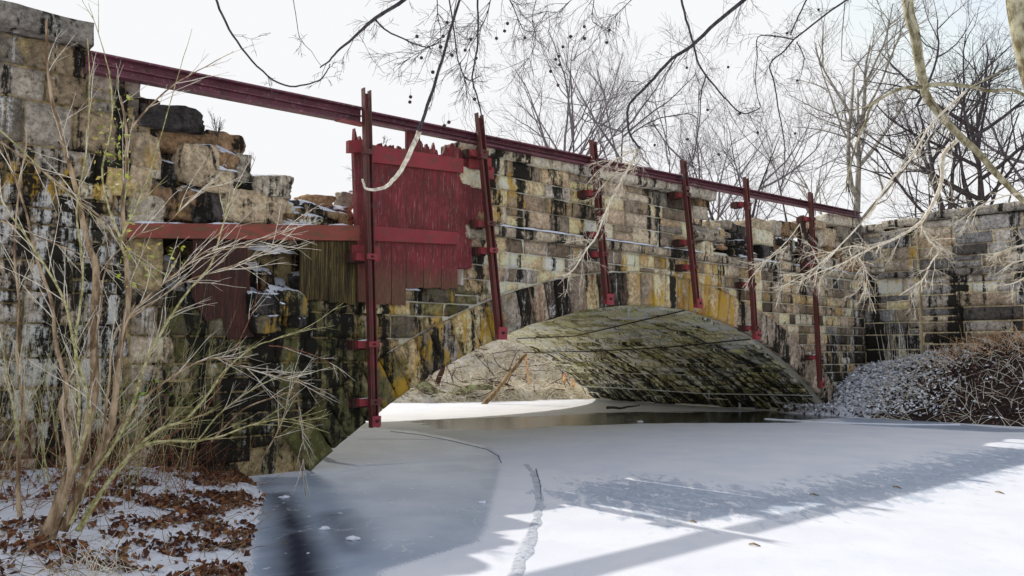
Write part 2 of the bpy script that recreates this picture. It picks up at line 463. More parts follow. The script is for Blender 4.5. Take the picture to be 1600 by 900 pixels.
# small stone courses over the arch up to the string course
course_wall(wall, 3.35, 21.2, rows_between(2.0, 4.42, .22, .34), (.3, .75), lo=lo_arch, cell=.085, keep=lambda u, z: (u > 4.1 or z > 3.3))
course_wall(wall, 14.5, 21.2, rows_between(-.2, 2.0, .24, .36), (.35, .8), lo=lo_arch, cell=.09)
# parapet
course_wall(wall, 3.9, 11.95, rows_between(4.66, 6.12, .26, .44), (.5, 1.2), cell=.08, keep=lambda u, z: u < 11.35)
course_wall(wall, 17.8, 21.2, rows_between(4.66, 5.35, .28, .4), (.5, 1.0), cell=.09, keep=lambda u, z: rnd.random() < .8, rough=.03)
course_wall(wall, 17.8, 21.2, rows_between(5.35, 6.2, .3, .4), (.5, 1.0), cell=.09, keep=lambda u, z: z < 5.2+(u-17.6)*.5, rough=.03)
wall.build('spandrel_wall', M['stone'], bridge, True)

# --- arch ring of voussoirs, each block a wedge
ring = Masonry()
def rmap(th, r, d):                              # th: angle from the crown, arc position
    return W(CU+math.sin(th)*r, d, CZ+math.cos(th)*r)
th_max = math.asin(9.3/RAD)
nv = 46
def stain_ring(th, r):
    u = CU+math.sin(th)*r
    blk = .40; yel = .15; wht = .12; moss = .1; rust = .1
    if u < 1.2: blk = .54; moss = .66; yel = .16; wht = .04
    elif u < 4.6: blk = .46; moss = .42; yel = .55
    elif u < 5.2: blk = .5; yel = .3
    elif u < 8.6: blk = .54; rust = .4; wht = .3
    elif u < 12.9: blk = .20+.4*gau(u, 10.0, .3); yel = .74 if u > 10.2 else .5; rust = .35
    elif u < 15: blk = .5; wht = .2
    else: blk = .5; moss = .25; wht = .2
    return ((blk, yel, wht), (moss, rust, 0))
e = [-th_max]
while e[-1] < th_max: e.append(e[-1]+rnd.uniform(.30, .56)/RAD)
e[-1] = th_max+.03
for i in range(len(e)-1):
    a0, a1 = e[i]+.0013, e[i+1]-.0013
    r0 = RAD-.03+rnd.uniform(0, .03); r1 = RAD+RING-.02
    k = rnd.choice(PAL); kk = rnd.uniform(.7, 1.2)
    u = CU+math.sin((a0+a1)/2)*RAD
    if u < 2: k = rnd.choice([(.13, .13, .07), (.17, .16, .10), (.10, .10, .06)])
    if 5 < u < 9 and rnd.random() < .42: k = (.07, .06, .055)
    if u > 13 : k = (.30, .27, .25)
    # polar block: wrap through the generic builder with th scaled to metres
    f = lambda a, b, d: rmap(a/RAD, b, d)
    ring.block(f, a0*RAD, a1*RAD, lambda a, r0=r0: r0, lambda a, r1=r1: r1, .08, .085+rnd.uniform(-.02, .03), tuple(x*kk for x in k), lambda a, b: stain_ring(a/RAD, b), .014)
ring.build('arch_ring', M['stone'], bridge, True)

# --- barrel vault seen from below
bar = Masonry()
DEPTH = 10.4
def bmap(a, b, d):                               # a arc metres from the crown, b depth into the barrel, d inward
    th = a/RAD; r = RAD-d
    return W(CU+math.sin(th)*r, -b, CZ+math.cos(th)*r)
def stain_bar(a, b):
    k = smooth(1, 9.5, a)
    q = smooth(2, 9, b)*(1-k)
    return ((.29+.30*k-.12*q+.16*smooth(8.4, 9.8, a), .16+.1*q, .30+.2*q), (.22+.40*k, .04, 0))
a = -9.9
while a < 9.9:
    h = rnd.uniform(.26, .42); b = .5-rnd.uniform(0, .5)
    while b < DEPTH:
        L = rnd.uniform(.5, 1.3); b0, b1 = max(b, .28), min(b+L, DEPTH)
        if b1-b0 > .1:
            k = rnd.choice([(.70, .68, .52), (.56, .55, .38), (.80, .76, .60), (.36, .38, .22), (.64, .62, .42)]); kk = rnd.uniform(.65, 1.15)
            fr = rnd.uniform(-.02, .06)
            bar.block(lambda p, q, d: bmap(q, p, d), b0+.012, b1-.012, lambda x, a=a: a+.012, lambda x, a=a, h=h: a+h-.012, .12, fr, tuple(x*kk for x in k), lambda p, q: stain_bar(q, p), .014, -.06)
        b += L
    a += h
bar.c['Pos'] = [(math.asin(min(1, max(-1, (((p.x-AX)*UX+(p.y-AY)*UY)-CU)/RAD)))*RAD+40, -((p.x-AX)*NX+(p.y-AY)*NY)+40+.25*(((p.x-AX)*UX+(p.y-AY)*UY)-CU), 3.0) for p in bar.v]
bar.build('barrel_vault', M['soffit'], bridge, True)

# --- rubble core, whose outer face is the mortar in the joints
core = Masonry()
def arch_lo(u, extra): 
    d = abs(u-CU); r = RAD+extra
    return CZ+math.sqrt(r*r-d*d) if d < 9.33 else -.6
def extrude(us, lo, hi, v0, v1):
    for i in range(len(us)-1):
        a, b = us[i], us[i+1]
        core.hexa([W(a, v0, lo(a)), W(b, v0, lo(b)), W(b, v1, lo(b)), W(a, v1, lo(a)), W(a, v0, hi(a)), W(b, v0, hi(b)), W(b, v1, hi(b)), W(a, v1, hi(a))])
us = [-9+.15*i for i in range(int(30.2/.15)+1)]
def top_front(u):
    if u < -3.62: return 6.36
    if u < -2.9: return 6.1
    if u < -2.5: return 4.5
    if u < 1.7: return 2.9
    if u < 3.4: return 3.3
    if u < 3.95: return 4.4
    if u < 11.1: return 6.05
    if u < 17.8: return 4.75
    return min(5.1+(u-17.6)*.4, 6)
def top_back(u):
    if u < -3.62: return 6.36
    if u < -2.9: return 6.1
    if u < -1.2: return 4.8
    if u < 3.6: return 4.15
    return 4.5
extrude(us, lambda u: arch_lo(u, .03), top_front, -.034, -.62)
extrude(us, lambda u: arch_lo(u, .03), top_back, -.62, -1.4)
extrude(us, lambda u: arch_lo(u, .03), lambda u: 3.9, -1.4, -DEPTH)
for i, p in enumerate(core.v):
    u = (p.x-AX)*UX+(p.y-AY)*UY
    if u < 1.5: c = (.22, .19, .12); s_ = (.56 if u > -2.8 else .45, .2, .2)
    else: c = (.78, .71, .56); s_ = (.20, .24, .2)
    core.c['Col'].append(c); core.c['Stn'].append(s_); core.c['Stn2'].append((.12 if u > 3 else .35, .1, 0))
core.build('rubble_core', M['stone'], bridge)

# --- string course with its snow line
sc = Masonry()
def st_str(u, z): return ((.50, .12, .15), (.25, .1, 0))
u = 3.9
while u < 21.2:
    L = rnd.uniform(1.0, 1.9); u1 = min(u+L, 21.2); zz = 4.42+(u-4)*.004
    sc.block(wmap, u+.01, u1-.01, lambda a, zz=zz: zz, lambda a, zz=zz: zz+.2, .1, .13, rnd.choice([(.27, .25, .22), (.22, .21, .19), (.32, .30, .26)]), st_str, .012, -.05)
    u = u1
sco = sc.build('string_course', M['stone'], bridge, True)
def snow_strip(mb, u0, u1, v0, v1, zf, th=.03, keep=.12):
    u = u0; P = []
    n = max(3, int((u1-u0)/.12))
    rows = [[], [], [], []]
    for i in range(n+1):
        a = u0+(u1-u0)*i/n
        z = zf(a) if callable(zf) else zf
        k = .5+.9*mn.noise(Vector((a*1.9, v0*3, z)))
        k2 = max(0.0, min(1.0, k*1.6)); end = 0 if i in (0, n) else 1
        e = .02*mn.noise(Vector((a*6, 2, z)))
        rows[0].append(W(a, v1+e, z-.006)); rows[1].append(W(a, v1-.008+e, z+th*k2*end))
        rows[2].append(W(a, (v0+v1)/2, z+th*1.1*k2*end)); rows[3].append(W(a, v0, z-.006))
    mb.quad_grid(rows)
sn = MB()
for q0, q1 in ((4.2, 9.4), (9.7, 11.9), (13.6, 17.2), (17.6, 20.9)):
    snow_strip(sn, q0, q1, .0, .13, lambda a: 4.625+(a-4)*.004, .035)
sn.build('snow_line', M['snow'], bridge, True)

# --- coping stones
def coping(u0, u1, z0, z1, front, seed, c, st):
    m = Masonry()
    m.block(wmap, u0, u1, lambda a: z0+.01*math.sin(a*3+seed), lambda a: z1+.012*math.sin(a*2+seed), .09, front, c, lambda a, b: st, .03, -.75, .03)
    m.build('coping_stone', M['stone'], bridge, True)
u = 3.3; i = 0
for L in (.78, 1.9, 1.55, 1.6, 1.5, 1.42):
    u1 = u+L; g = (u-4)*.02
    coping(u+.012, u1-.012, 6.06+g*.6, 6.31+g*.9, .20+rnd.uniform(-.02, .03), i, rnd.choice([(.42, .41, .39), (.34, .34, .33), (.46, .44, .38)]), ((.40, .10, .28), (.2, .05, 0)))
    u = u1; i += 1
for q0, q1 in ((-9, -7.6), (-7.58, -6.1), (-6.08, -4.9), (-4.88, -3.6)):
    coping(q0, q1, 6.40, 6.74, .22, q0, (.17, .17, .175), ((.46, .05, .32), (.1, .1, 0)))

# --- broken masonry: stones of the breach, traced where they sit (x0, y0, x1, y1, v, palette, black)
LR = (.52, .45, .36); DR = (.07, .07, .08); BR = (.24, .17, .115); GR = (.34, .33, .31)
RUB = [
 (214,168,324,207,.02,DR,.45),(196,150,250,180,-.2,BR,.6),(238,203,335,242,-.12,BR,.35),(282,222,345,285,.12,LR,.42),(318,206,380,246,-.25,BR,.55),
 (345,238,392,285,-.2,GR,.5),(318,262,368,302,.05,LR,.2),(398,270,460,310,.0,GR,.42),(362,280,402,318,-.2,DR,.5),(345,300,446,352,-.02,LR,.33),
 (205,208,252,262,.02,LR,.5),(222,250,292,296,-.15,DR,.7),(200,262,236,312,.02,LR,.42),(236,290,300,342,.0,BR,.5),(292,286,350,345,-.1,DR,.5),(200,305,262,352,.02,GR,.5),
 (440,312,500,352,-.35,DR,.4),(475,305,522,323,-.42,BR,.1),(492,318,556,352,-.4,(.24,.13,.10),.5),(532,300,556,322,-.45,GR,.3),(430,330,476,356,-.2,BR,.5),
 (168,262,214,306,.03,(.44,.36,.2),.4),(300,336,350,362,-.3,BR,.6),
 (386,456,436,492,.10,DR,.6),(426,452,482,494,.08,(.12,.12,.08),.6),(390,484,440,522,.10,(.12,.11,.08),.6),(446,486,484,512,.06,DR,.6),
 (716,262,757,292,.08,LR,.1),(737,324,762,352,.0,BR,.5),(722,349,768,374,.06,GR,.35),(718,370,752,398,.04,LR,.3),(726,238,758,264,-.1,DR,.6),(742,292,768,326,-.1,(.2,.03,.05),.4),
 (1088,306,1108,326,-.02,BR,.5),(1080,322,1104,342,.0,GR,.4),(1080,340,1096,354,-.05,DR,.5),(1086,354,1132,378,.14,GR,.42),(1094,376,1114,400,.1,LR,.45),
 (1102,346,1124,362,-.2,(.5,.46,.38),.25),(1116,344,1146,358,-.35,GR,.35),(1108,358,1140,370,-.1,(.46,.42,.36),.35),(1140,352,1164,366,-.3,DR,.5),(1130,366,1166,378,-.2,DR,.6),(1136,380,1176,390,-.15,GR,.7),(1132,390,1168,402,-.05,DR,.7),(1146,400,1172,416,-.1,DR,.6),
 (1176,344,1202,362,.0,(.5,.46,.38),.25),(1178,360,1206,384,.05,(.5,.46,.38),.35),(1200,344,1220,368,.02,GR,.3),(1218,348,1250,370,.0,BR,.45),(1204,368,1226,392,.02,BR,.5),(1226,370,1248,394,-.05,GR,.6),(1184,386,1212,406,.0,DR,.6),(1186,406,1214,424,.0,GR,.5),(1212,392,1246,408,-.04,GR,.5),(1214,406,1250,424,.0,LR,.4),
 (1268,344,1290,356,.05,LR,.35),(1290,338,1336,354,.08,(.5,.47,.42),.3),(1276,356,1286,386,.0,GR,.5),(1286,356,1304,386,.02,LR,.4),(1304,352,1330,380,.0,GR,.5),(1328,350,1352,378,.0,DR,.5),(1286,386,1316,404,.0,BR,.5),(1314,380,1350,402,.0,GR,.55),(1280,404,1310,424,.0,GR,.5),(1310,402,1350,426,.0,BR,.5),
]
for i, (x0, y0, x1, y1, v, c, blk) in enumerate(RUB):
    cx, cy = (x0+x1)/2, (y0+y1)/2
    uL, _ = wuz(x0, cy, v); uR, _ = wuz(x1, cy, v); _, zt = wuz(cx, y0, v); _, zb = wuz(cx, y1, v)
    hu, hz = (uR-uL)/2, (zt-zb)/2; dv = min(max(hu, hz)*.9, .5)
    rub = Masonry(); cen = W((uL+uR)/2, v-dv*.8, (zt+zb)/2)
    from mathutils import Euler
    rub.rock(cen, hu*(1.0 if x0 < 1000 else .97), dv, hz*(1.02 if x0 < 1000 else .99), tuple(q*rnd.uniform(.93, .95)*(.6+.45*((i*37) % 10)/9) for q in c), ((blk, .2 if blk < .6 else .32, .14), (.22, .15, 0)), i+1, Euler((rnd.uniform(-.08, .08), rnd.uniform(-.05, .05), rnd.uniform(-.12, .12))), .80 if x0 < 1000 else .92, .15 if x0 < 1000 else .07, 4)
    rub.build('broken_stone', M['snowrubble'] if y0 > 440 and x0 < 500 else M['rubble'], bridge, True)
# rough fill heaped behind the lost face
fill = Masonry()
for i in range(150):
    u = rnd.uniform(-2.3, 3.4); k = rnd.random()
    v = -.45-.9*k; z = 2.85+1.25*k+rnd.uniform(-.1, .1)
    if u < -1: z += (-1-u)*.5*k
    s_ = rnd.uniform(.12, .3)
    c = rnd.choice([BR, DR, GR, (.2, .15, .1), LR])
    fill.rock(W(u, v, z), s_*1.3, s_, s_*.75, tuple(x*.75 for x in c), ((.6, .15, .1), (.3, .2, 0)), i+70, Euler((rnd.random(), rnd.random(), rnd.random()*3)), .5, .2, 2)
def prof(u):
    for (a, b), (c_, d_) in zip(((-3, 5.6), (-1.9, 5.45), (-1.25, 5.1), (-.4, 4.75), (.9, 4.5)), ((-1.9, 5.45), (-1.25, 5.1), (-.4, 4.75), (.9, 4.5), (9, 4))):
        if u < c_: return b+(d_-b)*(u-a)/(c_-a)
for i in range(120):
    u = rnd.uniform(-3.0, .8); s_ = rnd.uniform(.10, .24); z = rnd.uniform(3.95, prof(u)-s_*.6)
    fill.rock(W(u, rnd.uniform(-.55, -.22), z), s_*1.5, s_, s_*.7, rnd.choice([BR, DR, GR, LR, (.2, .15, .1), (.12, .10, .08)]), ((.62, .2, .1), (.3, .15, 0)), i+700, Euler((rnd.random()*.3, rnd.random()*.3, rnd.random()*.6)), .8, .2, 3)
for i in range(150):                            # thin broken slabs heaped right of the parapet
    u = rnd.uniform(11.5, 20.5); s_ = rnd.uniform(.14, .34)
    fill.rock(W(u, rnd.uniform(-.95, -.25), 4.72+rnd.random()*(.55 if u < 14.5 else .75)), s_*1.5, s_, s_*rnd.uniform(.18, .42), rnd.choice([GR, DR, (.13, .12, .12), (.2, .19, .18), BR, LR]), ((.52, .1, .12), (.2, .1, 0)), i+300, Euler((rnd.uniform(-.2, .2), rnd.uniform(-.2, .2), rnd.random()*3)), .85, .12, 3)
tag(fill.build('rubble_fill', M['snowrubble'], bridge, True), kind='stuff')
# snow lying on the rubble
def snow_patch(px, py, v, rx, rz, seed):
    ss = MB(); c = wp(px, py, v); n = 40; rings = []
    for r_ in (1.0, .85, .7, .55, .4, .2, .0):
        row = []
        for j in range(n+1):
            t = 2*math.pi*(j % n)/n; k = 1+.7*mn.noise(Vector((math.cos(t)*1.5+seed, math.sin(t)*1.5, seed)))+.5*mn.noise(Vector((math.cos(t)*4+seed, math.sin(t)*4, seed)))
            du = math.cos(t)*rx*r_*k; dd = math.sin(t)*rz*r_*k*1.1
            row.append(c+Vector((UX*du, UY*du, 0))+Vector((NX*dd*-.75, NY*dd*-.75, dd*.75))+Vector((NX, NY, 1))*((.022+.05*mn.noise(Vector((du*6+seed, dd*9, seed))))*(1-r_**2)))
        rings.append(row)
    ss.quad_grid(rings); ss.build('snow_patch', M['snow'], bridge, True)
for p in ((430,388,-.3,.34,.13),(412,380,-.35,.2,.1),(455,382,-.35,.16,.08),(436,462,.0,.30,.16),(408,494,.02,.22,.10),(470,345,-.2,.2,.03),
          (362,352,.0,.25,.03),(240,170,.0,.1,.02),(1243,386,.0,.2,.05),(1160,400,.1,.2,.04),(640,452,.06,.24,.03),(548,300,-.35,.05,.02),(350,265,.05,.2,.02),(1215,372,.1,.2,.03)):
    snow_patch(*p, p[0]*.1)

# ------------------------------------------------------------------ wing wall on the right
EX, EY = AX+UX*21.2, AY+UY*21.2
WX, WY = .7088, -.7054; MX, MY = -.7054, -.7088
def V(s, v, z): return Vector((EX+WX*s+MX*v, EY+WY*s+MY*v, z))
wing = thing('wing_wall', 'dark grey coursed stone wing wall with capstones running off to the right', 'wall', V(4, 0, 0))
def wcol2(u, z):
    c = rnd.choice(GPAL if rnd.random() < .85 else PAL); k = rnd.uniform(.85, 1.3)*(1.25 if z > 3 else .9); return tuple(x*k for x in c)
def stain2(s, z):
    return ((.38+.34*smooth(3.6, 1.8, z)+.10*smooth(4.7, 4.3, z), .14+.3*gau(z, 4.4, .12)+.25*gau(s, 1.7, .3), .16+.24*gau(s, 1.0, .6)*smooth(4.4, 3.4, z)), (.12, .08, 0))
wf = Masonry()
PIL = 1.78
course_wall(wf, 0, PIL, rows_between(-.2, 4.5, .38, .52), (.6, 1.3), cell=.09, gap=.04, colf=wcol2, stf=stain2, fmap=lambda a, b, d: V(a, d+.12, b))
course_wall(wf, 0, PIL, rows_between(4.72, 6.15, .32, .44), (.6, 1.2), cell=.09, gap=.04, colf=wcol2, stf=stain2, fmap=lambda a, b, d: V(a, d+.12, b), rough=.025)
course_wall(wf, PIL, 13, rows_between(-.2, 4.5, .34, .48), (.7, 1.8), cell=.10, gap=.045, colf=wcol2, stf=stain2, fmap=lambda a, b, d: V(a, d-.15, b))
course_wall(wf, PIL, 13, rows_between(4.72, 6.38, .32, .42), (.6, 1.3), cell=.10, gap=.035, colf=wcol2, stf=stain2, fmap=lambda a, b, d: V(a, d-.15, b))
wf.build('wall_face', M['stone'], wing, True)
wc = Masonry()
def vbox(m, s0, s1, v0, v1, z0, z1):
    m.hexa([V(s0, v0, z0), V(s1, v0, z0), V(s1, v1, z0), V(s0, v1, z0), V(s0, v0, z1), V(s1, v0, z1), V(s1, v1, z1), V(s0, v1, z1)])
vbox(wc, -.2, PIL-.02, .10, -1.2, -.5, 6.1); vbox(wc, PIL, 13, -.175, -1.2, -.5, 6.3)
wc.plain((.46, .41, .32), ((.34, .2, .2), (.1, .05, 0)))
wc.build('mortar_core', M['stone'], wing)
ws = Masonry()
for s0, s1, v in ((-.1, PIL*.5, .2), (PIL*.5, PIL+.06, .2), (PIL+.06, 3.6, -.04), (3.6, 5.3, -.04), (5.3, 7, -.04), (7, 9, -.04), (9, 11, -.04), (11, 13, -.04)):
    ws.block(lambda a, b, d, v=v: V(a, v+d, b), s0+.01, s1-.01, lambda a: 4.5, lambda a: 4.7, .1, .03, (.15, .15, .16), lambda a, b: ((.5, .2, .1), (.1, 0, 0)), .01, -.3)
ws.build('string_course', M['stone'], wing, True)
for s0, s1, v, z in ((-.35, .75, .32, 6.14), (.77, 1.9, .30, 6.22), (1.95, 3.5, .02, 6.40), (3.52, 5.0, .02, 6.41), (5.02, 6.6, .02, 6.40), (6.62, 8.2, .02, 6.4), (8.22, 10, .02, 6.4), (10.02, 13, .02, 6.4)):
    m = Masonry(); m.block(lambda a, b, d: V(a, v+d, b), s0, s1, lambda a: z, lambda a: z+.26, .1, .0, (.21, .215, .22) if s0 > 1.5 else (.36, .35, .33), lambda a, b: ((.42, .05, .2), (.1, 0, 0)), .03, -.9, .03)
    m.build('coping_stone', M['stone'], wing, True)

# ------------------------------------------------------------------ steelwork
def beam_mesh(pa, pb, h, v0, v1, mb):
    """channel lying along the wall, open towards the creek: (u,z) end points of its top edge"""
    (ua, za), (ub, zb) = pa, pb
    t = .028
    for lo, hi, a, b in ((-t, 0, v0, v1), (-h, -h+t, v0, v1), (-h+t, -t, v0, v0+.025), (-h*.50, -h*.42, v0+.02, v0+.075)):
        mb.hexa([W(ua, a, za+lo), W(ub, a, zb+lo), W(ub, b, zb+lo), W(ua, b, za+lo), W(ua, a, za+hi), W(ub, a, zb+hi), W(ub, b, zb+hi), W(ua, b, za+hi)])
RV = .29
def rail(x0, y0, x1, y1, h, label, group=None, v=RV):
    a, b = wuz(x0, y0, v), wuz(x1, y1, v)
    t = thing('steel_rail', label, 'steel beam', W((a[0]+b[0])/2, v, min(a[1], b[1])-h), group)
    m = MB(); beam_mesh(a, b, h, v-.10, v+.06, m); m.build('channel', M['rail'], t); return t, a, b
r1, a, b = rail(137, 80, 567, 169, .30, 'maroon steel beam spanning the gap from the left stone pier to the first post')
m = MB(); m.wbox(b[0]-.5, b[0]+.02, RV-.105, RV+.065, b[1]-.32, b[1]-.30); m.build('splice_plate', M['plate'], r1)
r2, a, b = rail(579, 175, 1345, 332, .21, 'long maroon steel beam running over the parapet from the first post to the far end')
m = MB()
for i in range(60):      # loose tendrils caught on the beam
    u = rnd.uniform(2.6, 9) ; z0 = a[1]+(b[1]-a[1])*(u-a[0])/(b[0]-a[0])
    p = W(u, RV+.05, z0); d = Vector((rnd.uniform(-1, 1), rnd.uniform(-.6, .2), rnd.uniform(-.3, 1))).normalized()
    P = [p]; 
    for k in range(5): d = (d+Vector((rnd.uniform(-.6, .6), rnd.uniform(-.4, .4), rnd.uniform(-.7, .3)))).normalized(); P.append(P[-1]+d*rnd.uniform(.04, .10))
    m.tube(P, [.005, .004, .004, .003, .003, .002], 3)
single(m, 'dry_vine', M['redtwig'], 'thin dry vine tendrils tangled along the long beam over the parapet', 'vine')

PV = .40
POSTS = [ # x top, y top, x foot, y foot, width, label, brackets (y), plate?
 (572,145,584,668,.145,'tallest maroon steel post at the left edge of the crimson door panel',(402,538,628),False),
 (748,183,781,528,.15,'leaning maroon steel post just right of the crimson door panel',(245,352,393),True),
 (926,224,949,474,.15,'maroon steel post in front of the parapet left of the arch crown',(305,368,398),True),
 (1067,254,1089,480,.15,'maroon steel post near the broken right end of the parapet',(308,380,418),True),
 (1165,281,1180,529,.15,'maroon steel post over the low rubble right of the parapet',(322,445,512),True),
 (1266,304,1281,606,.14,'last maroon steel post beside the dark timber stub, ending near the far bank',(345,415,558),False)]
for i, (xt, yt, xb, yb, wd, lab, brs, plate) in enumerate(POSTS):
    ut, zt = wuz(xt, yt, PV); ub, zb = wuz(xb, yb, PV)
    t = thing('steel_post', lab, 'post', W(ub, PV, zb), 'maroon steel posts held against the aqueduct wall')
    m = MB(); hw = wd/2
    def slab(u0, u1, v0, v1, ztop=0.0):
        m.hexa([W(ub+u0, v0, zb), W(ub+u1, v0, zb), W(ub+u1, v1, zb), W(ub+u0, v1, zb), W(ut+u0, v0, zt+ztop), W(ut+u1, v0, zt+ztop), W(ut+u1, v1, zt+ztop), W(ut+u0, v1, zt+ztop)])
    slab(-hw, -hw+.018, PV-.05, PV+.06, .07); slab(hw-.018, hw, PV-.05, PV+.06, .05)
    slab(-hw+.018, hw-.018, PV-.05, PV-.028)
    m.build('channel', M['post'], t)
    m = MB(); P = [W(ub+(ut-ub)*k/8, PV+.005, zb+.02+(zt-.32-zb)*k/8) for k in range(9)]; m.tube(P, .042, 10); m.build('inner_pipe', M['post'], t, True)
    m = MB(); uj = ub+(ut-ub)*.82; zj = zb+(zt-zb)*.82
    m.wbox(uj-hw-.012, uj+hw+.012, PV-.06, PV+.075, zj-.05, zj+.05); m.build('collar', M['post'], t)
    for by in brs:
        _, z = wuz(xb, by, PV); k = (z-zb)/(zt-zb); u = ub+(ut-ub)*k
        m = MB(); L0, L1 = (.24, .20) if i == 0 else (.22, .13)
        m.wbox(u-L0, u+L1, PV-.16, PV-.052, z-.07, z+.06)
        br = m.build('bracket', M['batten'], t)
        m = MB(); m.wbox(u-L0-.06, u-.02, .04, PV-.162, z-.10, z+.07); m.build('dark_block', M['oldwood'], t)  # dark block filling the gap between bracket and wall
        m = MB(); snow_strip(m, u-L0+.01, u+L1-.02, PV-.155, PV-.06, z+.062, .025); 
        if by in (538, 628, 445, 512, 558): subpart(m, 'snow_cap', M['snow'], br, True)
        m = MB(); m.wbox(u-hw-.03, u+hw+.03, PV+.061, PV+.085, z-.05, z+.05)
        cl = m.build('clamp', M['plate'] if by in (538, 402, 393) else M['post'], t)
        m = MB(); m.tube([W(u, PV+.08, z), W(u, PV+.115, z)], .024, 6); subpart(m, 'bolt', M['bolt'], cl)
    m = MB(); s_ = .115 if plate else .085
    zz = zb+(.10 if plate else .12)
    m.wbox(ub-s_, ub+s_, PV+.062, PV+.10, zz-s_-.02, zz+s_)
    if plate: m.wbox(ub-s_+.03, ub+s_-.02, PV-.05, PV+.062, zz-s_, zz+s_-.04)
    pl = m.build('foot_plate', M['plate'], t)
    m = MB(); m.tube([W(ub, PV+.10, zz), W(ub, PV+.135, zz)], .03, 6); subpart(m, 'bolt', M['bolt'], pl)

# dark timber stub beside the last post
m = MB(); u0, z1 = wuz(1252, 340, .15); u1, z0 = wuz(1262, 440, .15)
m.prism([(u0-.12, z0), (u0+.16, z0), (u0+.14, z1-.05), (u0+.05, z1+.08), (u0-.02, z1-.03), (u0-.12, z1)], .06, .22)
single(m, 'timber_stub', M['oldwood'], 'dark rusty timber stub just left of the last post on the rubble', 'timber')

# ------------------------------------------------------------------ door panel of crimson planks
DV = .16
door = thing('door_panel', 'crimson plank door panel with ragged top closing the breach in the wall', 'door', wp(655, 470, DV))
xs = [590, 612, 635, 662, 690, 716, 738]
xs[0] = 583
jag = {0: [(583,232),(592,224),(601,229),(610,226)], 1: [(613,228),(618,232),(626,230),(633,236)], 2: [(636,203),(645,205),(654,208),(660,226)],
       3: [(663,232),(668,226),(673,234),(678,226),(684,240),(689,246)], 4: [(691,244),(697,226),(702,233),(707,222),(715,232)], 5: [(717,232),(722,236),(730,240),(737,240)]}
bot = {0: 475, 1: 476, 2: 450, 3: 450, 4: 451, 5: 420}
for k in range(6):
    x0, x1 = xs[k], xs[k+1]-1
    tops = jag[k]; off = DV-.004*(k % 2)-rnd.uniform(0, .008)-(.03 if k == 5 else 0)
    poly = []
    for j in range(7):
        x = x0+(x1-x0)*j/6; poly.append(wuz(x, bot[k]+rnd.uniform(-1.5, 1.5), off))
    pts = []
    for j in range(len(tops)-1):
        (xa, ya), (xb, yb) = tops[j], tops[j+1]
        for q in range(4):
            pts.append((xa+(xb-xa)*q/4, ya+(yb-ya)*q/4+rnd.uniform(-4, 3)))
    pts.append(tops[-1])
    pts = [(min(max(x, x0), x1), y) for x, y in pts]
    pts[0] = (x0, pts[0][1]); pts[-1] = (x1, pts[-1][1])
    poly += [wuz(x, y, off) for x, y in reversed(pts)]
    m = MB(); m.prism(poly, off-.05, off); pk = m.build('plank', M['door'], door)
# lower weathering: bare brown strip boards nailed over the foot
m = MB(); a0 = wuz(580, 226, DV+.05); a1 = wuz(579, 253, DV+.05); b0 = wuz(724, 248, DV+.05); b1 = wuz(724, 270, DV+.05)
m.prism([a1, b1, b0, a0], DV+.003, DV+.055); m.build('cross_board', M['batten'], door)
m = MB(); a0 = wuz(584, 353, DV+.05); a1 = wuz(584, 376, DV+.05); b0 = wuz(716, 363, DV+.05); b1 = wuz(716, 382, DV+.05)
m.prism([a1, b1, b0, a0], DV+.003, DV+.055); m.build('cross_board', M['batten'], door)
m = MB(); p = [wuz(549, 232, .1), wuz(556, 205, .1), wuz(562, 222, .1), wuz(572, 226, .1), wuz(574, 470, .1), wuz(560, 470, .1)]
m.prism([wuz(561, 472, .1), wuz(575, 472, .1), wuz(570, 228, .1), wuz(563, 212, .1), wuz(560, 222, .1), wuz(555, 200, .1), wuz(553, 232, .1)], .0, .1); m.build('frame_post', M['door'], door)
m = MB(); p = [wuz(545, 238, .2), wuz(569, 238, .2), wuz(569, 219, .2), wuz(545, 219, .2)]
m.prism(p, .1, .2); m.build('frame_block', M['batten'], door)
m = MB(); q = wuz(580, 388, .2); 
m.prism([wuz(552, 406, .2), wuz(596, 408, .2), wuz(596, 384, .2), wuz(552, 382, .2)], .10, .16); m.build('frame_block', M['batten'], door)
for x0, y0, x1, y1 in ((733, 243, 768, 262), (757, 258, 772, 276)):
    m = MB(); m.prism([wuz(x0, y1, .2), wuz(x1, y1+4, .2), wuz(x1, y0+4, .2), wuz(x0, y0, .2)], .12, .2); m.build('frame_block', M['batten'], door)
m = MB(); m.prism([wuz(716, 420, .04), wuz(732, 420, .04), wuz(756, 330, .04), wuz(752, 240, .04), wuz(716, 236, .04)], -.02, .04); m.build('backing_board', M['door'], door)

# waler beam to the left of the door
m = MB(); a0 = wuz(196, 348, .12); a1 = wuz(196, 371, .12); b0 = wuz(562, 352, .12); b1 = wuz(562, 376, .12)
m.prism([a1, b1, b0, a0], .0, .12)
wal = single(m, 'timber_beam', M['waler'], 'rust red horizontal timber beam crossing the broken wall left of the door', 'beam')
sn = MB(); ua, za = a0; ub, zb = b0
for q0, q1 in ((.02, .22), (.3, .42), (.60, .78), (.84, .95)): snow_strip(sn, ua+(ub-ua)*q0, ua+(ub-ua)*q1, .0, .12, lambda a: za+(zb-za)*(a-ua)/(ub-ua), .03)
o = sn.build('snow_line', M['snow'], None, True); o.data.transform(__import__('mathutils').Matrix.Translation(-wal.location)); o.parent = wal

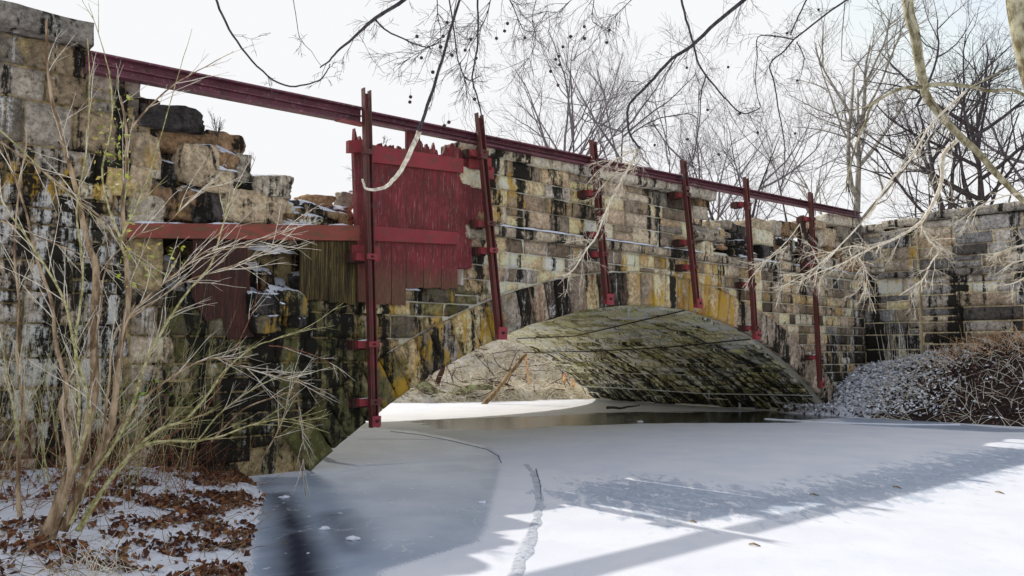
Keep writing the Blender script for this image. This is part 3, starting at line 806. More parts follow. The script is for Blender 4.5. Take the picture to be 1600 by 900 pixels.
def boards(name, px, v, th, mat, label, cat, n, x0, x1, ytop, ybot):
    t = thing(name, label, cat, wp((x0+x1)/2, max(ybot(x0), ybot(x1)), v))
    for k in range(n):
        a, b = x0+(x1-x0)*k/n, x0+(x1-x0)*(k+1)/n-.6; m = MB()
        P = [wuz(a+(b-a)*j/3, ybot(a+(b-a)*j/3)+rnd.uniform(-2, 2), v) for j in range(4)]+[wuz(b, ytop(b), v), wuz(a, ytop(a), v)]
        o = rnd.uniform(-.012, .012); m.prism(P, v-th+o, v+o); m.build('board', mat, t)
    return t
boards('board_panel', 0, .06, .05, M['mosswood'], 'mossy brown vertical board panel hanging under the beam left of the tall post', 'board', 6, 470, 558, lambda x: 377, lambda x: 466+(x-470)*.12)
m = MB(); P = [(302,374),(386,374),(390,440),(397,526),(356,531),(348,496),(322,502),(300,462)]
m.prism([wuz(x, y, .04) for x, y in reversed(P)], -.03, .04)
bp = single(m, 'rusty_board', M['oldwood'], 'rust brown broken board hanging from the beam above the dark lower wall', 'board')

# ------------------------------------------------------------------ cables and icicles under the arch
def cable(pts, r_, mat, label, sag=0.0):
    m = MB(); P = []
    for i in range(len(pts)-1):
        a, b = pts[i], pts[i+1]
        for k in range(8): P.append(a.lerp(b, k/8)+Vector((0, 0, -sag*4*(k/8)*(1-k/8))))
    P.append(pts[-1]); m.tube(P, r_, 5); single(m, 'cable', mat, label, 'cable')
def soff(a_m, b):   # point just under the vault: arc metres from the crown, depth
    return bmap(a_m, b, .09)
def bar_pt(x, y, d=.05):
    """where the sight line of a pixel meets the barrel"""
    r = Vector(ray(x, y)); o = Vector((0, 0, CH)); best = None
    for k in range(1, 1500):
        p = o+r*(k*.03/F*1.0); 
        u = (p.x-AX)*UX+(p.y-AY)*UY; v = (p.x-AX)*NX+(p.y-AY)*NY
        if v < -.1 and math.hypot(u-CU, p.z-CZ) > RAD-d-.03: return p
    return None
def cab(pl, r_, mat, label):
    P = []
    for i in range(len(pl)-1):
        for k in range(7):
            t = k/7; q = bar_pt(pl[i][0]+(pl[i+1][0]-pl[i][0])*t, pl[i][1]+(pl[i+1][1]-pl[i][1])*t)
            if q: P.append(q)
    q = bar_pt(*pl[-1]); 
    if q: P.append(q)
    if len(P) < 2: return
    m = MB(); m.tube(P, r_, 5); single(m, 'cable', mat, label, 'cable')
cab([(800,512),(860,498),(935,475)], .02, M['cable'], 'short dark cable across the vault near its crown, highest of the cables')
cab([(808,529),(900,525),(985,505),(1070,485)], .02, M['cable'], 'dark cable crossing the pale upper vault towards the fourth post')
cab([(818,551),(930,549),(1040,543),(1172,530)], .02, M['cable'], 'dark cable crossing the middle of the vault to the fifth post')
cab([(905,603),(1000,608),(1100,615),(1278,618)], .018, M['icedcable'], 'pale frosted cable low across the vault just above the ice')
def icicle_at(x, y, L, w_, label):
    p = bar_pt(x, y) or soff(0, 1); m = MB(); n = 6
    for q in range(3):
        o = Vector((UX, UY, 0))*(q-1)*w_*2.2; l = L*rnd.uniform(.6, 1)
        m.tube([p+o+Vector((0, 0, .06)), p+o-Vector((0, 0, l*.5)), p+o-Vector((0, 0, l))], [w_, w_*.6, .002], n)
    single(m, 'icicle', M['icicle'], label, 'icicle')
icicle_at(982, 486, .3, .012, 'thin icicles hanging near the crown of the vault')
icicle_at(1010, 488, .2, .01, 'small icicle right of the crown icicles')
icicle_at(1108, 612, .35, .013, 'icicle hanging from the frosted cable low in the vault')
icicle_at(1156, 632, .35, .022, 'icicle cluster touching the dark water at the vault foot')
icicle_at(1232, 635, .25, .018, 'rightmost small icicle near the right springing')

# ------------------------------------------------------------------ ice
def pip(px, py, poly):
    n = len(poly); inside = np.zeros(px.shape, bool); d = np.full(px.shape, 1e9)
    for i in range(n):
        x0, y0 = poly[i]; x1, y1 = poly[(i+1) % n]
        c = ((y0 > py) != (y1 > py)) & (px < (x1-x0)*(py-y0)/((y1-y0) if y1 != y0 else 1e-9)+x0); inside ^= c
        dx, dy = x1-x0, y1-y0; t = np.clip(((px-x0)*dx+(py-y0)*dy)/(dx*dx+dy*dy+1e-12), 0, 1)
        d = np.minimum(d, np.hypot(px-x0-t*dx, py-y0-t*dy))
    return np.where(inside, d, -d)
def gpoly(L): return [(gnd(x, y).x, gnd(x, y).y) for x, y in L]
gx = np.concatenate([np.arange(-60, -12, 4), np.arange(-12, 18, .085), np.arange(18, 80, 4)]); gy = np.concatenate([np.arange(-30, 4, 3), np.arange(4, 22, .085), np.arange(22, 38, .16), np.arange(38, 60, 4)])
XX, YY = np.meshgrid(gx, gy)
def msk(poly, soft, wob=.0): 
    d = pip(XX, YY, gpoly(poly)); return np.clip(.5+d/(2*soft), 0, 1)
clear = msk([(470,745),(520,690),(556,668),(640,672),(700,682),(760,696),(782,712),(781,745),(770,790),(764,820),(752,846),(600,893),(585,960),(380,960),(400,745)], .22)  # clear ice; lower right edge follows the bridge shadow, shade put into colour
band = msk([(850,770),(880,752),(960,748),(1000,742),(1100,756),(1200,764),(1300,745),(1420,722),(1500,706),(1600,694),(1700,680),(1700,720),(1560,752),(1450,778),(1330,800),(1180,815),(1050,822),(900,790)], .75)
wetA = msk([(640,658),(700,655),(800,652),(880,650),(930,646),(1000,644),(1290,643),(1310,652),(1230,660),(1110,660),(980,661),(880,665),(760,672),(690,670)], .3)
dark = msk([(425,772),(445,770),(470,800),(500,850),(515,905),(515,960),(425,960),(432,850)], .16)
dark2 = msk([(500,805),(535,800),(560,830),(550,860),(520,850)], .3)
rt = msk([(1300,652),(1420,655),(1560,668),(1600,670),(1700,668),(1700,676),(1560,676),(1480,672),(1330,664)], .25)
lines = np.zeros_like(XX)
mb = MB()
nx, ny = len(gx), len(gy)
verts = np.stack([XX.ravel(), YY.ravel(), np.zeros(XX.size)], 1)
me = bpy.data.meshes.new('ice')
idx = np.arange(nx*ny).reshape(ny, nx)
faces = np.stack([idx[:-1, :-1].ravel(), idx[:-1, 1:].ravel(), idx[1:, 1:].ravel(), idx[1:, :-1].ravel()], 1)
me.from_pydata(verts.tolist(), [], faces.tolist()); me.update()
def cattr(me, name, arrs):
    a = me.color_attributes.new(name, 'FLOAT_COLOR', 'POINT'); f = np.ones((len(me.vertices), 4), np.float32)
    for i, q in enumerate(arrs): f[:, i] = q.ravel()
    a.data.foreach_set('color', f.ravel())
cattr(me, 'Ice', [np.maximum(clear, rt*.9), np.maximum(wetA, 0), np.maximum(dark, dark2*.8)])
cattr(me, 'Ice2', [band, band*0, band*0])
t = NT('frozen_creek', .4, .5)
s1 = t.n('ShaderNodeSeparateColor'); t.set(s1.inputs[0], t.attr('Ice').outputs['Color'])
s2 = t.n('ShaderNodeSeparateColor'); t.set(s2.inputs[0], t.attr('Ice2').outputs['Color'])
def edge(w_, nz, k=8.0, lo=.3, hi=.7): 
    q = t.ramp(nz, lo, hi); return t.math('MULTIPLY', t.math('SUBTRACT', q, t.math('SUBTRACT', 1.0, w_)), k, True)
n_f = t.noise(30, detail=5, rough=.7); n_s = t.noise(1.1, (1, 1, 1), 5, .55, .3, 3); n_m = t.noise(3.5, (1.6, .6, 1), 9, .72, .3, 5)
n_g = t.noise(60, (1, .5, 1), 6, .8, 0, 61); snowc = t.mix(t.ramp(n_s, .3, .7), (.75, .76, .82), (.83, .835, .86)); snowc = t.mix(t.ramp(n_g, .35, .65, 0, .22), snowc, (.55, .58, .70)); snowc = t.mix(t.ramp(n_m, .5, .75, 0, .35), snowc, (.62, .65, .76))
icec = t.mix(t.ramp(n_s, .3, .7), (.33, .41, .53), (.50, .57, .68))
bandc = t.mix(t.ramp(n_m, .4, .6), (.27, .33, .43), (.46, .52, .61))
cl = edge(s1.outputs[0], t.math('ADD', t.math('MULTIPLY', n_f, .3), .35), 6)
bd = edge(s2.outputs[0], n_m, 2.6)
wet = edge(s1.outputs[1], t.noise(1.0, (.35, 1.6, 1), 8, .7, .6, 15), 6, .25, .6)
dk = t.math('MULTIPLY', s1.outputs[2], t.ramp(t.noise(1.4, (1, .6, 1), 4, .5, .5, 23), .25, .5, .7, 1))
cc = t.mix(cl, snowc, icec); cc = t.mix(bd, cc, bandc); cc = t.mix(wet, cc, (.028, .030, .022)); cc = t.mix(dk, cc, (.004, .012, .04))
hl = t.noise(.55, (1, 1, 1), 4, .45, 1.6, 71); hl = t.math('SUBTRACT', 1.0, t.ramp(t.math('ABSOLUTE', t.math('SUBTRACT', hl, .5)), .0008, .0035)); cc = t.mix(t.math('MULTIPLY', hl, t.math('MULTIPLY', t.math('MAXIMUM', cl, bd), .6)), cc, (.72, .77, .82))
# frozen-in white specks
spk = t.math('MULTIPLY', t.ramp(t.noise(7, (1, .8, 1), 3, .4, 0, 31), .70, .74), s1.outputs[0]); cc = t.mix(spk, cc, (.7, .76, .8))
rg = t.n('ShaderNodeMix'); rg.data_type = 'FLOAT'
mxw = t.math('MAXIMUM', wet, t.math('MULTIPLY', cl, .75)); t.set(rg.inputs[0], mxw); rg.inputs[2].default_value = .62; rg.inputs[3].default_value = .16
t.set(t.b.inputs['Roughness'], rg.outputs[0])
ao = t.math('MULTIPLY', t.noise(45, detail=4, rough=.7, off=8), t.math('SUBTRACT', 1.0, mxw)); t.bump(t.math('ADD', ao, t.math('MULTIPLY', t.noise(2, detail=3, off=6), .5)), .25, .02)
me.materials.append(t.out(cc))
ice = bpy.data.objects.new('ice', me); COL.objects.link(ice); tag(ice, kind='structure')

# ridges and cracks in the ice, raised strips of crushed snow
def strip(pts, w0, w1, h, name, mat, label, cat='ice crack'):
    P = [gnd(x, y) for x, y in pts]; Q = []
    for i in range(len(P)-1):
        n = max(2, int((P[i+1]-P[i]).length/.05))
        for k in range(n): Q.append(P[i].lerp(P[i+1], k/n))
    Q.append(P[-1]); rows = [[], [], [], [], []]; N_ = len(Q)
    for i, q in enumerate(Q):
        t_ = (Q[min(i+1, N_-1)]-Q[max(i-1, 0)]).normalized(); s_ = Vector((-t_.y, t_.x, 0))
        w_ = (w0+(w1-w0)*i/N_)*(1+.5*mn.noise(q*3)+.15*mn.noise(q*15)); j = .02*mn.noise(q*3+Vector((9, 0, 0)))
        for r_, (a, z) in enumerate(((-1, -.004), (-.6, .7), (0, 1), (.6, .6), (1, -.004))):
            rows[r_].append(q+s_*(a*w_+j)+Vector((0, 0, z*h*(1+.3*mn.noise(q*5+Vector((0, r_, 0)))) if z > 0 else z)))
    m = MB(); m.quad_grid(rows); return single(m, name, mat, label, cat)
M['ridge'] = snowmat('crushed_ice', (.60, .62, .68), .5, (.36, .40, .46), 12)
M['darkcrack'] = snowmat('dark_crack', (.12, .17, .26), 0)
strip([(822,726),(833,738),(840,762),(844,785),(838,815),(826,850),(812,880),(803,903),(795,940)], .05, .085, .012, 'ice_ridge', M['ridge'], 'raised ridge of crushed ice curving to the bottom of the photo', 'ice ridge')
strip([(838,733),(842,748),(845,768),(845,785)], .015, .012, .012, 'ice_crack', M['darkcrack'], 'dark open crack beside the top of the ice ridge')
strip([(610,674),(660,680),(710,690),(760,702),(778,712),(784,724)], .012, .012, .01, 'ice_crack', M['darkcrack'], 'thin dark crack along the upper edge of the clear ice')
strip([(500,712),(520,722),(560,728),(620,725),(680,719),(725,714)], .12, .06, .006, 'frost_band', M['snow'], 'pale frosted band curving across the clear blue ice below the tall post', 'frost')
strip([(484,742),(520,741),(560,733),(600,729)], .06, .02, .006, 'frost_band', M['snow'], 'short pale frost streak at the foot of the left wall', 'frost')
strip([(560,686),(640,686),(700,688)], .05, .02, .006, 'frost_band', M['snow'], 'faint frost streak just under the foot of the tall post', 'frost')
strip([(1195,655),(1300,661),(1420,664),(1500,664)], .05, .03, .03, 'ice_ledge', M['snow'], 'thin broken ledge of white ice along the right shore', 'ice')
strip([(1395,652),(1440,656),(1500,657)], .10, .05, .05, 'ice_slab', M['snow'], 'small tilted white slab of ice by the right bank', 'ice')
# fallen twigs on the ice
for i, (x, y, dx, dy, lab) in enumerate(((1170,850,18,3,'short brown twig lying on the sunlit ice'),(1078,814,10,2,'short twig on the ice just above the shadow of the beam'),(1555,768,14,3,'short twig on the sunlit ice near the right edge'),(1265,772,14,2,'dark leaf fragment on the shaded ice'),(1395,760,14,3,'dark bark scrap in the grey band of ice'))):
    a, b = gnd(x, y, .012), gnd(x+dx, y+dy, .012); m = MB(); m.tube([a, a.lerp(b, .5)+Vector((0, .02, .01)), b], [.008, .012, .006], 5); single(m, 'twig', M['base'], lab, 'twig')
for i, (x, y, r_, lab) in enumerate(((754,785,.05,'small lump of ice frozen beside the clear patch'),(508,826,.05,'upper white ice lump frozen over the dark water'),(552,842,.06,'spiky white ice lump right of the dark water'),(1000,659,.07,'small white lump at the edge of the wet ice'),(444,777,.05,'snow lump near the left bank edge'))):
    m = MB(); m.blob(gnd(x, y, .01), r_*1.3, r_, r_*.45, 2, .3, i); single(m, 'ice_lump', M['snow'], lab, 'ice lump')

# ------------------------------------------------------------------ terrain
def grid(name, xs, ys, fz, mat, kind='structure', trim=None):
    m = MB(); P = [[Vector((x, y, fz(x, y))) for x in xs] for y in ys]; m.quad_grid(P)
    if trim: m.f = [f for f in m.f if not all(trim(m.v[i]) for i in f)]
    o = m.build(name, mat, None, True); tag(o, kind=kind); return o
EP = [(gnd(x, y).y, gnd(x, y).x) for x, y in ((384,746),(402,757),(418,775),(408,806),(396,850),(384,900),(340,1000))]
EP.sort()
def xe(y):
    if y >= EP[-1][0]: return EP[-1][1]
    if y <= EP[0][0]: return EP[0][1]
    for (a, b), (c, d) in zip(EP, EP[1:]):
        if a <= y <= c: return b+(d-b)*(y-a)/(c-a)
def left_z(x, y):
    d = xe(y)-x+.14*mn.noise(Vector((x*.8, y*.8, 3)))+.05*mn.noise(Vector((x*4, y*4, 3)))
    z = -.05+.14*smooth(-.12, .35, d)+.30*smooth(.1, 2.6, d)+.25*smooth(2, 8, d)
    return z+(.045*mn.noise(Vector((x*1.6, y*1.6, 0)))+.035*mn.noise(Vector((x*6, y*6, 1))))*smooth(0, .3, d)
xs = [-25+.6*i for i in range(26)]+[-9.4+.07*i for i in range(115)]
ys = [-6+.5*i for i in range(18)]+[3+.07*i for i in range(160)]
grid('snowy_bank', xs, ys, left_z, M['banksnow'])
def right_z(s, t_):
    top = 1.45+.21*max(s, -1); d = t_/3.5
    e_ = smooth(-2.3, -.6, s)
    z = top*max(0.0, 1-max(d, 0)**1.9)*e_
    if d > 1: z = -.1*(d-1)*5
    return z-.05+(.12*mn.noise(Vector((s*1.3, t_*1.3, 5)))+.08*mn.noise(Vector((s*4, t_*4, 2))))*smooth(0, .3, z)
m = MB(); P = []
for i in range(110):
    s = -2.6+i*.11; P.append([V(s, t_*.11-.3, right_z(s, t_*.11-.3)) for t_ in range(40)])
m.quad_grid(P); o = m.build('right_bank', M['ivybank'], None, True); tag(o, kind='structure')
def fy(x):
    return 31.6+2.5*smooth(-3, 3.5, x)+.5*mn.noise(Vector((x*.5, 0, 2)))
def far_z(x, y):
    d = y-fy(x)+.5*mn.noise(Vector((x*.7, y*.7, 8)))
    return -.15+.55*smooth(-.2, .7, d)+2.5*smooth(.3, 7.5, d)+1.2*smooth(6, 30, d)+(.16*mn.noise(Vector((x*1.1, y*1.1, 4)))+.10*mn.noise(Vector((x*3.4, y*3.4, 4))))*smooth(0, .5, d)
t = NT('dry_bank', .95, .1)
n1 = t.noise(9, (1, 1, 1), 9, .85, .3); n2 = t.noise(1.2, detail=5, off=4)
c = t.mix(t.ramp(n1, .35, .62), (.13, .09, .05), (.82, .75, .60)); c = t.mix(t.ramp(n2, .45, .6, 0, .6), c, (.90, .87, .82)); t.bump(n1, 1, .08)
M['drybank'] = t.out(c)
xs = [-160+12*i for i in range(12)]+[-16+.16*i for i in range(160)]+[9.6+12*i for i in range(14)]
ys = [29+.16*i for i in range(90)]+[44+4*i for i in range(10)]+[90+40*i for i in range(12)]
grid('far_bank', xs, ys, far_z, M['drybank'])
grid('embankment', [15+3*i for i in range(30)], [20+3*i for i in range(30)], lambda x, y: 4.3 if (x-EX)*MX+(y-EY)*MY < -1.0 else -1, M['drybank'], trim=lambda p: p.z < 0)

# ------------------------------------------------------------------ vegetation tools
def cat(P, n=4):
    out = []
    for i in range(len(P)-1):
        p0, p1, p2, p3 = P[max(i-1, 0)], P[i], P[i+1], P[min(i+2, len(P)-1)]
        for k in range(n):
            t_ = k/n; out.append(.5*((2*p1)+(p2-p0)*t_+(2*p0-5*p1+4*p2-p3)*t_*t_+(3*p1-p0-3*p2+p3)*t_**3))
    out.append(P[-1]); return out
def rv(k=1.0): return Vector((rnd.uniform(-k, k), rnd.uniform(-k, k), rnd.uniform(-k, k)))
def taper(n, a, b, p=1.0): return [a+(b-a)*((i/(n-1))**p) for i in range(n)]
def shoot(mb, p, d, L, r_, lvl, kids=3, wig=.25, trop=Vector((0, 0, .0)), sides=4, spread=.8, short=.55):
    n = max(3, int(L/.12)) if L < 1.2 else 8
    P = [p.copy()]; d = d.normalized(); sl = L/n
    for i in range(n):
        d = (d+rv(wig)+trop).normalized(); P.append(P[-1]+d*sl)
    mb.tube(P, taper(len(P), r_, max(r_*.35, .0012)), sides)
    if lvl > 0:
        for k in range(kids):
            i = rnd.randint(max(1, n//4), n-1); dd = (P[i+1]-P[i]).normalized()+rv(spread)
            shoot(mb, P[i], dd, L*short*rnd.uniform(.6, 1.15), max(r_*(1-i/n*.5)*.55, .0014), lvl-1, kids, wig, trop, max(3, sides-1), spread, short)
    return P

# bare trees across the creek
def tree(px, ptop, Y, label, trunk_r, spread_m, mat, tmat, seed, nlimb=7, lean=0.0, forks=(1,)):
    global rnd
    keep = rnd; rnd = random.Random(seed)
    base = at(px, 330, Y); gz = far_z(base.x, Y) if Y > 32 else 0
    gz = min(max(gz, 0), 4.2); top = at(px, ptop, Y).z; H = top-gz; base = Vector((base.x, Y, gz-.1))
    t_ = thing('bare_tree', label, 'tree', base, 'bare winter trees beyond the aqueduct')
    tm = MB(); bm_ = MB()
    def grow(mb, p, d, L, r_, lvl):
        n = 7 if lvl > 2 else 5 if lvl > 0 else 4
        P = [p.copy()]; d = d.normalized(); wig = .13 if lvl > 2 else .2
        for i in range(n):
            d = (d+rv(wig)+Vector((0, 0, .07))).normalized(); P.append(P[-1]+d*(L/n))
        mb.tube(P, taper(len(P), r_, max(r_*(.12 if lvl == 4 else .3), .0045)), 6 if lvl > 3 else 4 if lvl > 1 else 3)
        if lvl == 0: return
        kids = {4: nlimb, 3: 5, 2: 5, 1: 4}[lvl] if lvl <= 4 else 6
        for k in range(kids):
            f_ = rnd.uniform(.25, 1.0); i = min(int(f_*n), n-1); q = P[i].lerp(P[i+1], rnd.random())
            dd = (P[i+1]-P[i]).normalized(); s_ = rv(1); s_ = (s_-dd*s_.dot(dd)).normalized()
            ang = rnd.uniform(.45, .95)*spread_m
            nd = dd*math.cos(ang)+s_*math.sin(ang)
            grow(bm_, q, nd, L*rnd.uniform(.42, .68)*(1.05-f_*.3), r_*rnd.uniform(.4, .6)*(1-.4*f_), lvl-1)
    nf = len(forks)
    for k, fx in enumerate(forks):
        p = base+Vector((fx*.25*(nf > 1), 0, 0)); grow(tm, p, Vector((lean+fx*.12*(nf > 1), rnd.uniform(-.05, .05), 1)), H*.80, trunk_r*(1 if nf == 1 else .8), 4)
    tm.build('trunk', tmat, t_, True); bm_.build('branches', mat, t_)
    rnd = keep
tree(845, 118, 46, 'slender bare tree standing farthest left beyond the parapet', .20, .9, M['twig_far'], M['bark'], 3, 8)
tree(938, 62, 44, 'tall bare tree with forked dark trunk behind the third post', .24, 1.0, M['twig_far'], M['bark'], 11, 8, 0, (-1, 1))
tree(1030, 150, 50, 'small bare tree between the third and fourth posts', .16, 1.0, M['twig_far'], M['bark'], 5, 7)
tree(1148, 140, 46, 'bushy bare tree behind the gap right of the fourth post', .20, 1.05, M['twig_far'], M['bark'], 21, 9, 0, (-1, 1))
tree(1225, 165, 58, 'thin distant bare tree left of the pale sycamore', .16, 1.0, M['twig_far'], M['bark'], 23, 7)
tree(1342, 60, 44, 'pale barked sycamore with wide crown behind the end of the long beam', .32, 1.15, M['palebark'], M['palebark'], 31, 11, .02)
tree(1435, 190, 56, 'low bushy bare tree over the pilaster of the wing wall', .15, 1.1, M['twig_far'], M['bark'], 41, 7)
tree(1512, 50, 36, 'large dark bare tree with twin trunks above the wing wall', .32, 1.15, M['bark'], M['bark'], 47, 8, 0, (-1, 0, 1))
tree(1598, 90, 42, 'bare tree at the right edge behind the wing wall', .24, 1.1, M['twig_far'], M['bark'], 53, 7)
tree(1085, 175, 60, 'faint distant bare tree behind the fourth post', .14, 1.0, M['twig_far'], M['twig_far'], 57, 7)

# overhanging branches traced from where they cross the view
def trace(mb, pts, Y0, Y1, r0, r1, sides=5, wig=0.0, n=4):
    k = len(pts); P = [at(x, y, Y0+(Y1-Y0)*i/(k-1)) for i, (x, y) in enumerate(pts)]
    P = cat(P, n)
    if wig: P = [p+rv(wig) if 0 < i < len(P)-1 else p for i, p in enumerate(P)]
    mb.tube(P, taper(len(P), r0, r1), sides); return P
def twigs(mb, P, n, L, r_, lvl=2, down=-.06, spread=.9, i0=0.0, i1=1.0, short=.6, kids=3, wig=.3):
    for k in range(n):
        i = int((i0+(i1-i0)*rnd.random())*(len(P)-2)); d = (P[i+1]-P[i]).normalized()+rv(spread)
        shoot(mb, P[i], d, L*rnd.uniform(.5, 1.2), r_, lvl, kids, wig, Vector((0, 0, down)), 3, spread, short)
def hang(name, label, paths, mat, Y, tw=(8, .35, .0035), group='branches hanging over the creek', balls=0, tmat=None, down=-.06):
    first = at(paths[0][0][0][0], paths[0][0][0][1], Y)
    t_ = thing(name, label, 'branch', first, group); m = MB(); q = MB(); allP = []
    for pts, r0, r1 in paths:
        mk = M['whitetwig'] if (group.startswith('branches') and r0 == .024 and name == 'hanging_branch') else None  # hooked lower path gets the pale colour to imitate sun on it
        m2 = MB() if mk else m; P = trace(m2, pts, Y, Y+rnd.uniform(-.1, .1)*(1 if name == 'hanging_branch' else 4), r0, r1, 6, .004); allP.append(P)
        if mk: m2.build('limb', mk, t_, True)
        if tw[0]: twigs(q, P, max(1, int(tw[0]*len(pts)/5)), tw[1], tw[2], 2, down)
    m.build('limb', mat, t_, True)
    if q.v: q.build('twigs', tmat or mat, t_)
    for k in range(balls):
        P = rnd.choice(allP); p = rnd.choice(P)+Vector((rnd.uniform(-.45, .45), rnd.uniform(-.3, .3), rnd.uniform(-.5, .1)))
        b = MB(); b.tube([p+Vector((0, 0, .09)), p], .0012, 3); b.blob(p, .019, .019, .019, 1, 0)
        b.build('seed_ball', M['seed'], t_)
    return t_
hang('hanging_branch', 'single long twig curving down over the beam left of the tall post',
     [([(332,-15),(348,25),(370,65),(402,103),(436,130),(470,134),(497,126),(510,112),(516,100)], .010, .004)], M['vine'], 6, (3, .2, .002))
hang('hanging_branch', 'dark branch slanting down left from the top, ending in a hooked tip',
     [([(650,-18),(625,5),(586,28),(560,52),(532,76),(515,95),(500,106)], .018, .005), ([(586,28),(600,45),(625,58),(652,70),(672,73),(690,62)], .008, .004)], M['vine'], 6.5, (7, .28, .003))
hang('hanging_branch', 'straight thin twig falling to meet the hooked branch tip',
     [([(456,-10),(462,20),(468,58),(486,80),(502,103)], .0035, .002)], M['vine'], 6.5, (2, .2, .0015))
hang('hanging_branch', 'long twig sweeping down in front of the crimson door with a hooked end coloured pale as if sunlit',
     [([(725,-20),(707,35),(686,110),(668,165),(655,205)], .011, .016), ([(655,205),(640,240),(622,272),(605,290),(590,296),(572,294),(566,280)], .024, .010)], M['vine'], 6.8, (4, .25, .003), tmat=M['vine'])
hang('hanging_branch', 'dark twig hanging straight down to the top of the second post',
     [([(746,-15),(747,40),(745,80),(738,120),(745,150),(754,185)], .010, .007), ([(700,-10),(708,40),(714,85),(724,118),(735,125),(752,118)], .008, .004)], M['vine'], 7, (7, .35, .003), balls=6)
hang('hanging_branch', 'fan of fine seed bearing twigs hanging at the top left of centre',
     [([(715,-15),(708,25),(700,50),(672,72),(650,85),(620,103)], .005, .002), ([(770,-15),(760,25),(742,60),(725,90),(705,120)], .006, .002), ([(682,-15),(685,30),(690,48)], .006, .003), ([(790,-15),(806,20),(820,48),(845,48)], .006, .003)], M['vine'], 7.5, (13, .42, .0036), balls=16)
hang('hanging_branch', 'fine drooping twigs with round seeds at the top centre',
     [([(840,-12),(832,30),(838,62),(826,90),(810,110)], .005, .002), ([(930,-12),(925,30),(932,38),(915,52),(896,75)], .005, .002), ([(905,-12),(880,12),(868,20),(850,18),(820,30)], .004, .002), ([(1000,-12),(970,16),(962,30),(968,45)], .004, .002)], M['vine'], 8, (10, .45, .0034), balls=10)
hang('hanging_branch', 'thick dark branch running from the top right of centre down to the parapet',
     [([(1175,-12),(1160,2),(1120,35),(1080,72),(1050,92),(1022,122),(1000,145),(982,165),(981,190),(985,212),(1000,232)], .028, .010), ([(1082,70),(1060,85),(1040,120),(1030,150)], .008, .003), ([(985,212),(1000,200),(1030,185),(1075,178),(1090,186)], .009, .004)], M['vine'], 9, (11, .5, .0035), balls=4)
hang('hanging_branch', 'dark bent branch hanging across the thick one and looping right',
     [([(1062,-12),(1072,30),(1083,68),(1092,100),(1105,120),(1130,150),(1155,175),(1172,176),(1188,168)], .014, .006), ([(1103,118),(1095,150),(1092,200),(1083,250)], .009, .005)], M['vine'], 9, (9, .45, .003), balls=3)
hang('hanging_branch', 'zigzag dark branch hanging left of the pale sycamore crown',
     [([(1340,-10),(1300,15),(1262,45),(1240,62),(1225,80),(1203,100),(1210,130),(1216,170),(1225,215),(1226,250),(1220,300)], .013, .005), ([(1265,-10),(1248,25),(1235,55)], .011, .008), ([(1240,62),(1215,57),(1184,58),(1183,90),(1180,130),(1188,168)], .008, .004), ([(1245,65),(1256,90),(1252,115),(1245,138)], .007, .003)], M['vine'], 9.5, (10, .45, .003), balls=6)
hang('hanging_branch', 'thin pale twig dropping from the top into the sycamore crown',
     [([(1320,5),(1316,50),(1315,80),(1318,95),(1350,90),(1385,75)], .006, .002)], M['vine'], 10, (5, .5, .0025))
hang('sycamore_limb', 'thick mottled sycamore limb bending down from the top right with side branches',
     [([(1418,-14),(1420,18),(1430,55),(1436,95),(1442,128),(1448,150),(1466,175),(1495,208),(1530,240),(1560,275),(1605,320)], .068, .035),
      ([(1440,136),(1410,138),(1380,152),(1360,168),(1353,190),(1338,225),(1325,275),(1322,300)], .024, .008),
      ([(1358,165),(1335,172),(1318,176),(1303,176)], .010, .004),
      ([(1447,134),(1480,131),(1520,136),(1545,142),(1580,140),(1605,152)], .028, .018),
      ([(1522,134),(1550,118),(1580,106),(1606,102)], .014, .008)], M['sycamore'], 10, (7, .8, .006), tmat=M['bark'], down=.02)
hang('hanging_branch', 'pale branch falling from the sycamore limb across the end of the beam',
     [([(1510,142),(1470,178),(1448,205),(1420,252),(1388,286),(1361,330),(1318,378),(1285,412)], .016, .007)], M['whitetwig'], 9.6, (5, .5, .005), tmat=M['whitetwig'])
def tangle(label, paths, Y, tw, group='pale twig tangles in front of the masonry'):
    return hang('twig_tangle', label, paths, M['whitetwig'], Y, tw, group, 0, M['whitetwig'])
tangle('thick pale branch looping down over the wing wall and out over the last post',
     [([(1497,218),(1474,242),(1470,290),(1440,345),(1398,373),(1361,388),(1317,411),(1272,428)], .030, .008),
      ([(1437,350),(1452,376),(1466,392),(1452,415),(1441,437),(1405,462)], .015, .005),
      ([(1361,388),(1330,385),(1300,395),(1270,420),(1210,455)], .011, .004),
      ([(1340,400),(1352,420),(1354,440),(1350,470)], .010, .005)], 10.5, (16, .42, .006))
tangle('pale twigs crossing the rubble between the fifth and last posts',
     [([(1250,350),(1235,370),(1205,400),(1165,425)], .008, .003), ([(1230,385),(1215,395),(1190,415),(1160,450)], .008, .003), ([(1318,378),(1280,420),(1250,440),(1200,450)], .007, .003)], 11, (9, .35, .004))
tangle('pale spray of twigs over the third post and parapet with one long hanging stem',
     [([(1000,232),(987,253),(967,290),(947,330),(933,367),(913,395),(897,420),(880,432)], .014, .007), ([(1000,232),(970,245),(940,262),(915,290)], .008, .003), ([(1005,240),(990,262),(960,270),(935,300)], .008, .003)], 9.5, (14, .34, .0045))
tangle('pale tangle of twigs hanging in front of the wing wall at the right edge',
     [([(1612,380),(1590,385),(1560,395),(1545,408)], .014, .004), ([(1612,405),(1585,410),(1555,430)], .012, .004), ([(1612,425),(1590,440),(1570,445)], .010, .004), ([(1600,300),(1560,310),(1520,330),(1500,370)], .012, .004)], 10, (13, .34, .005))
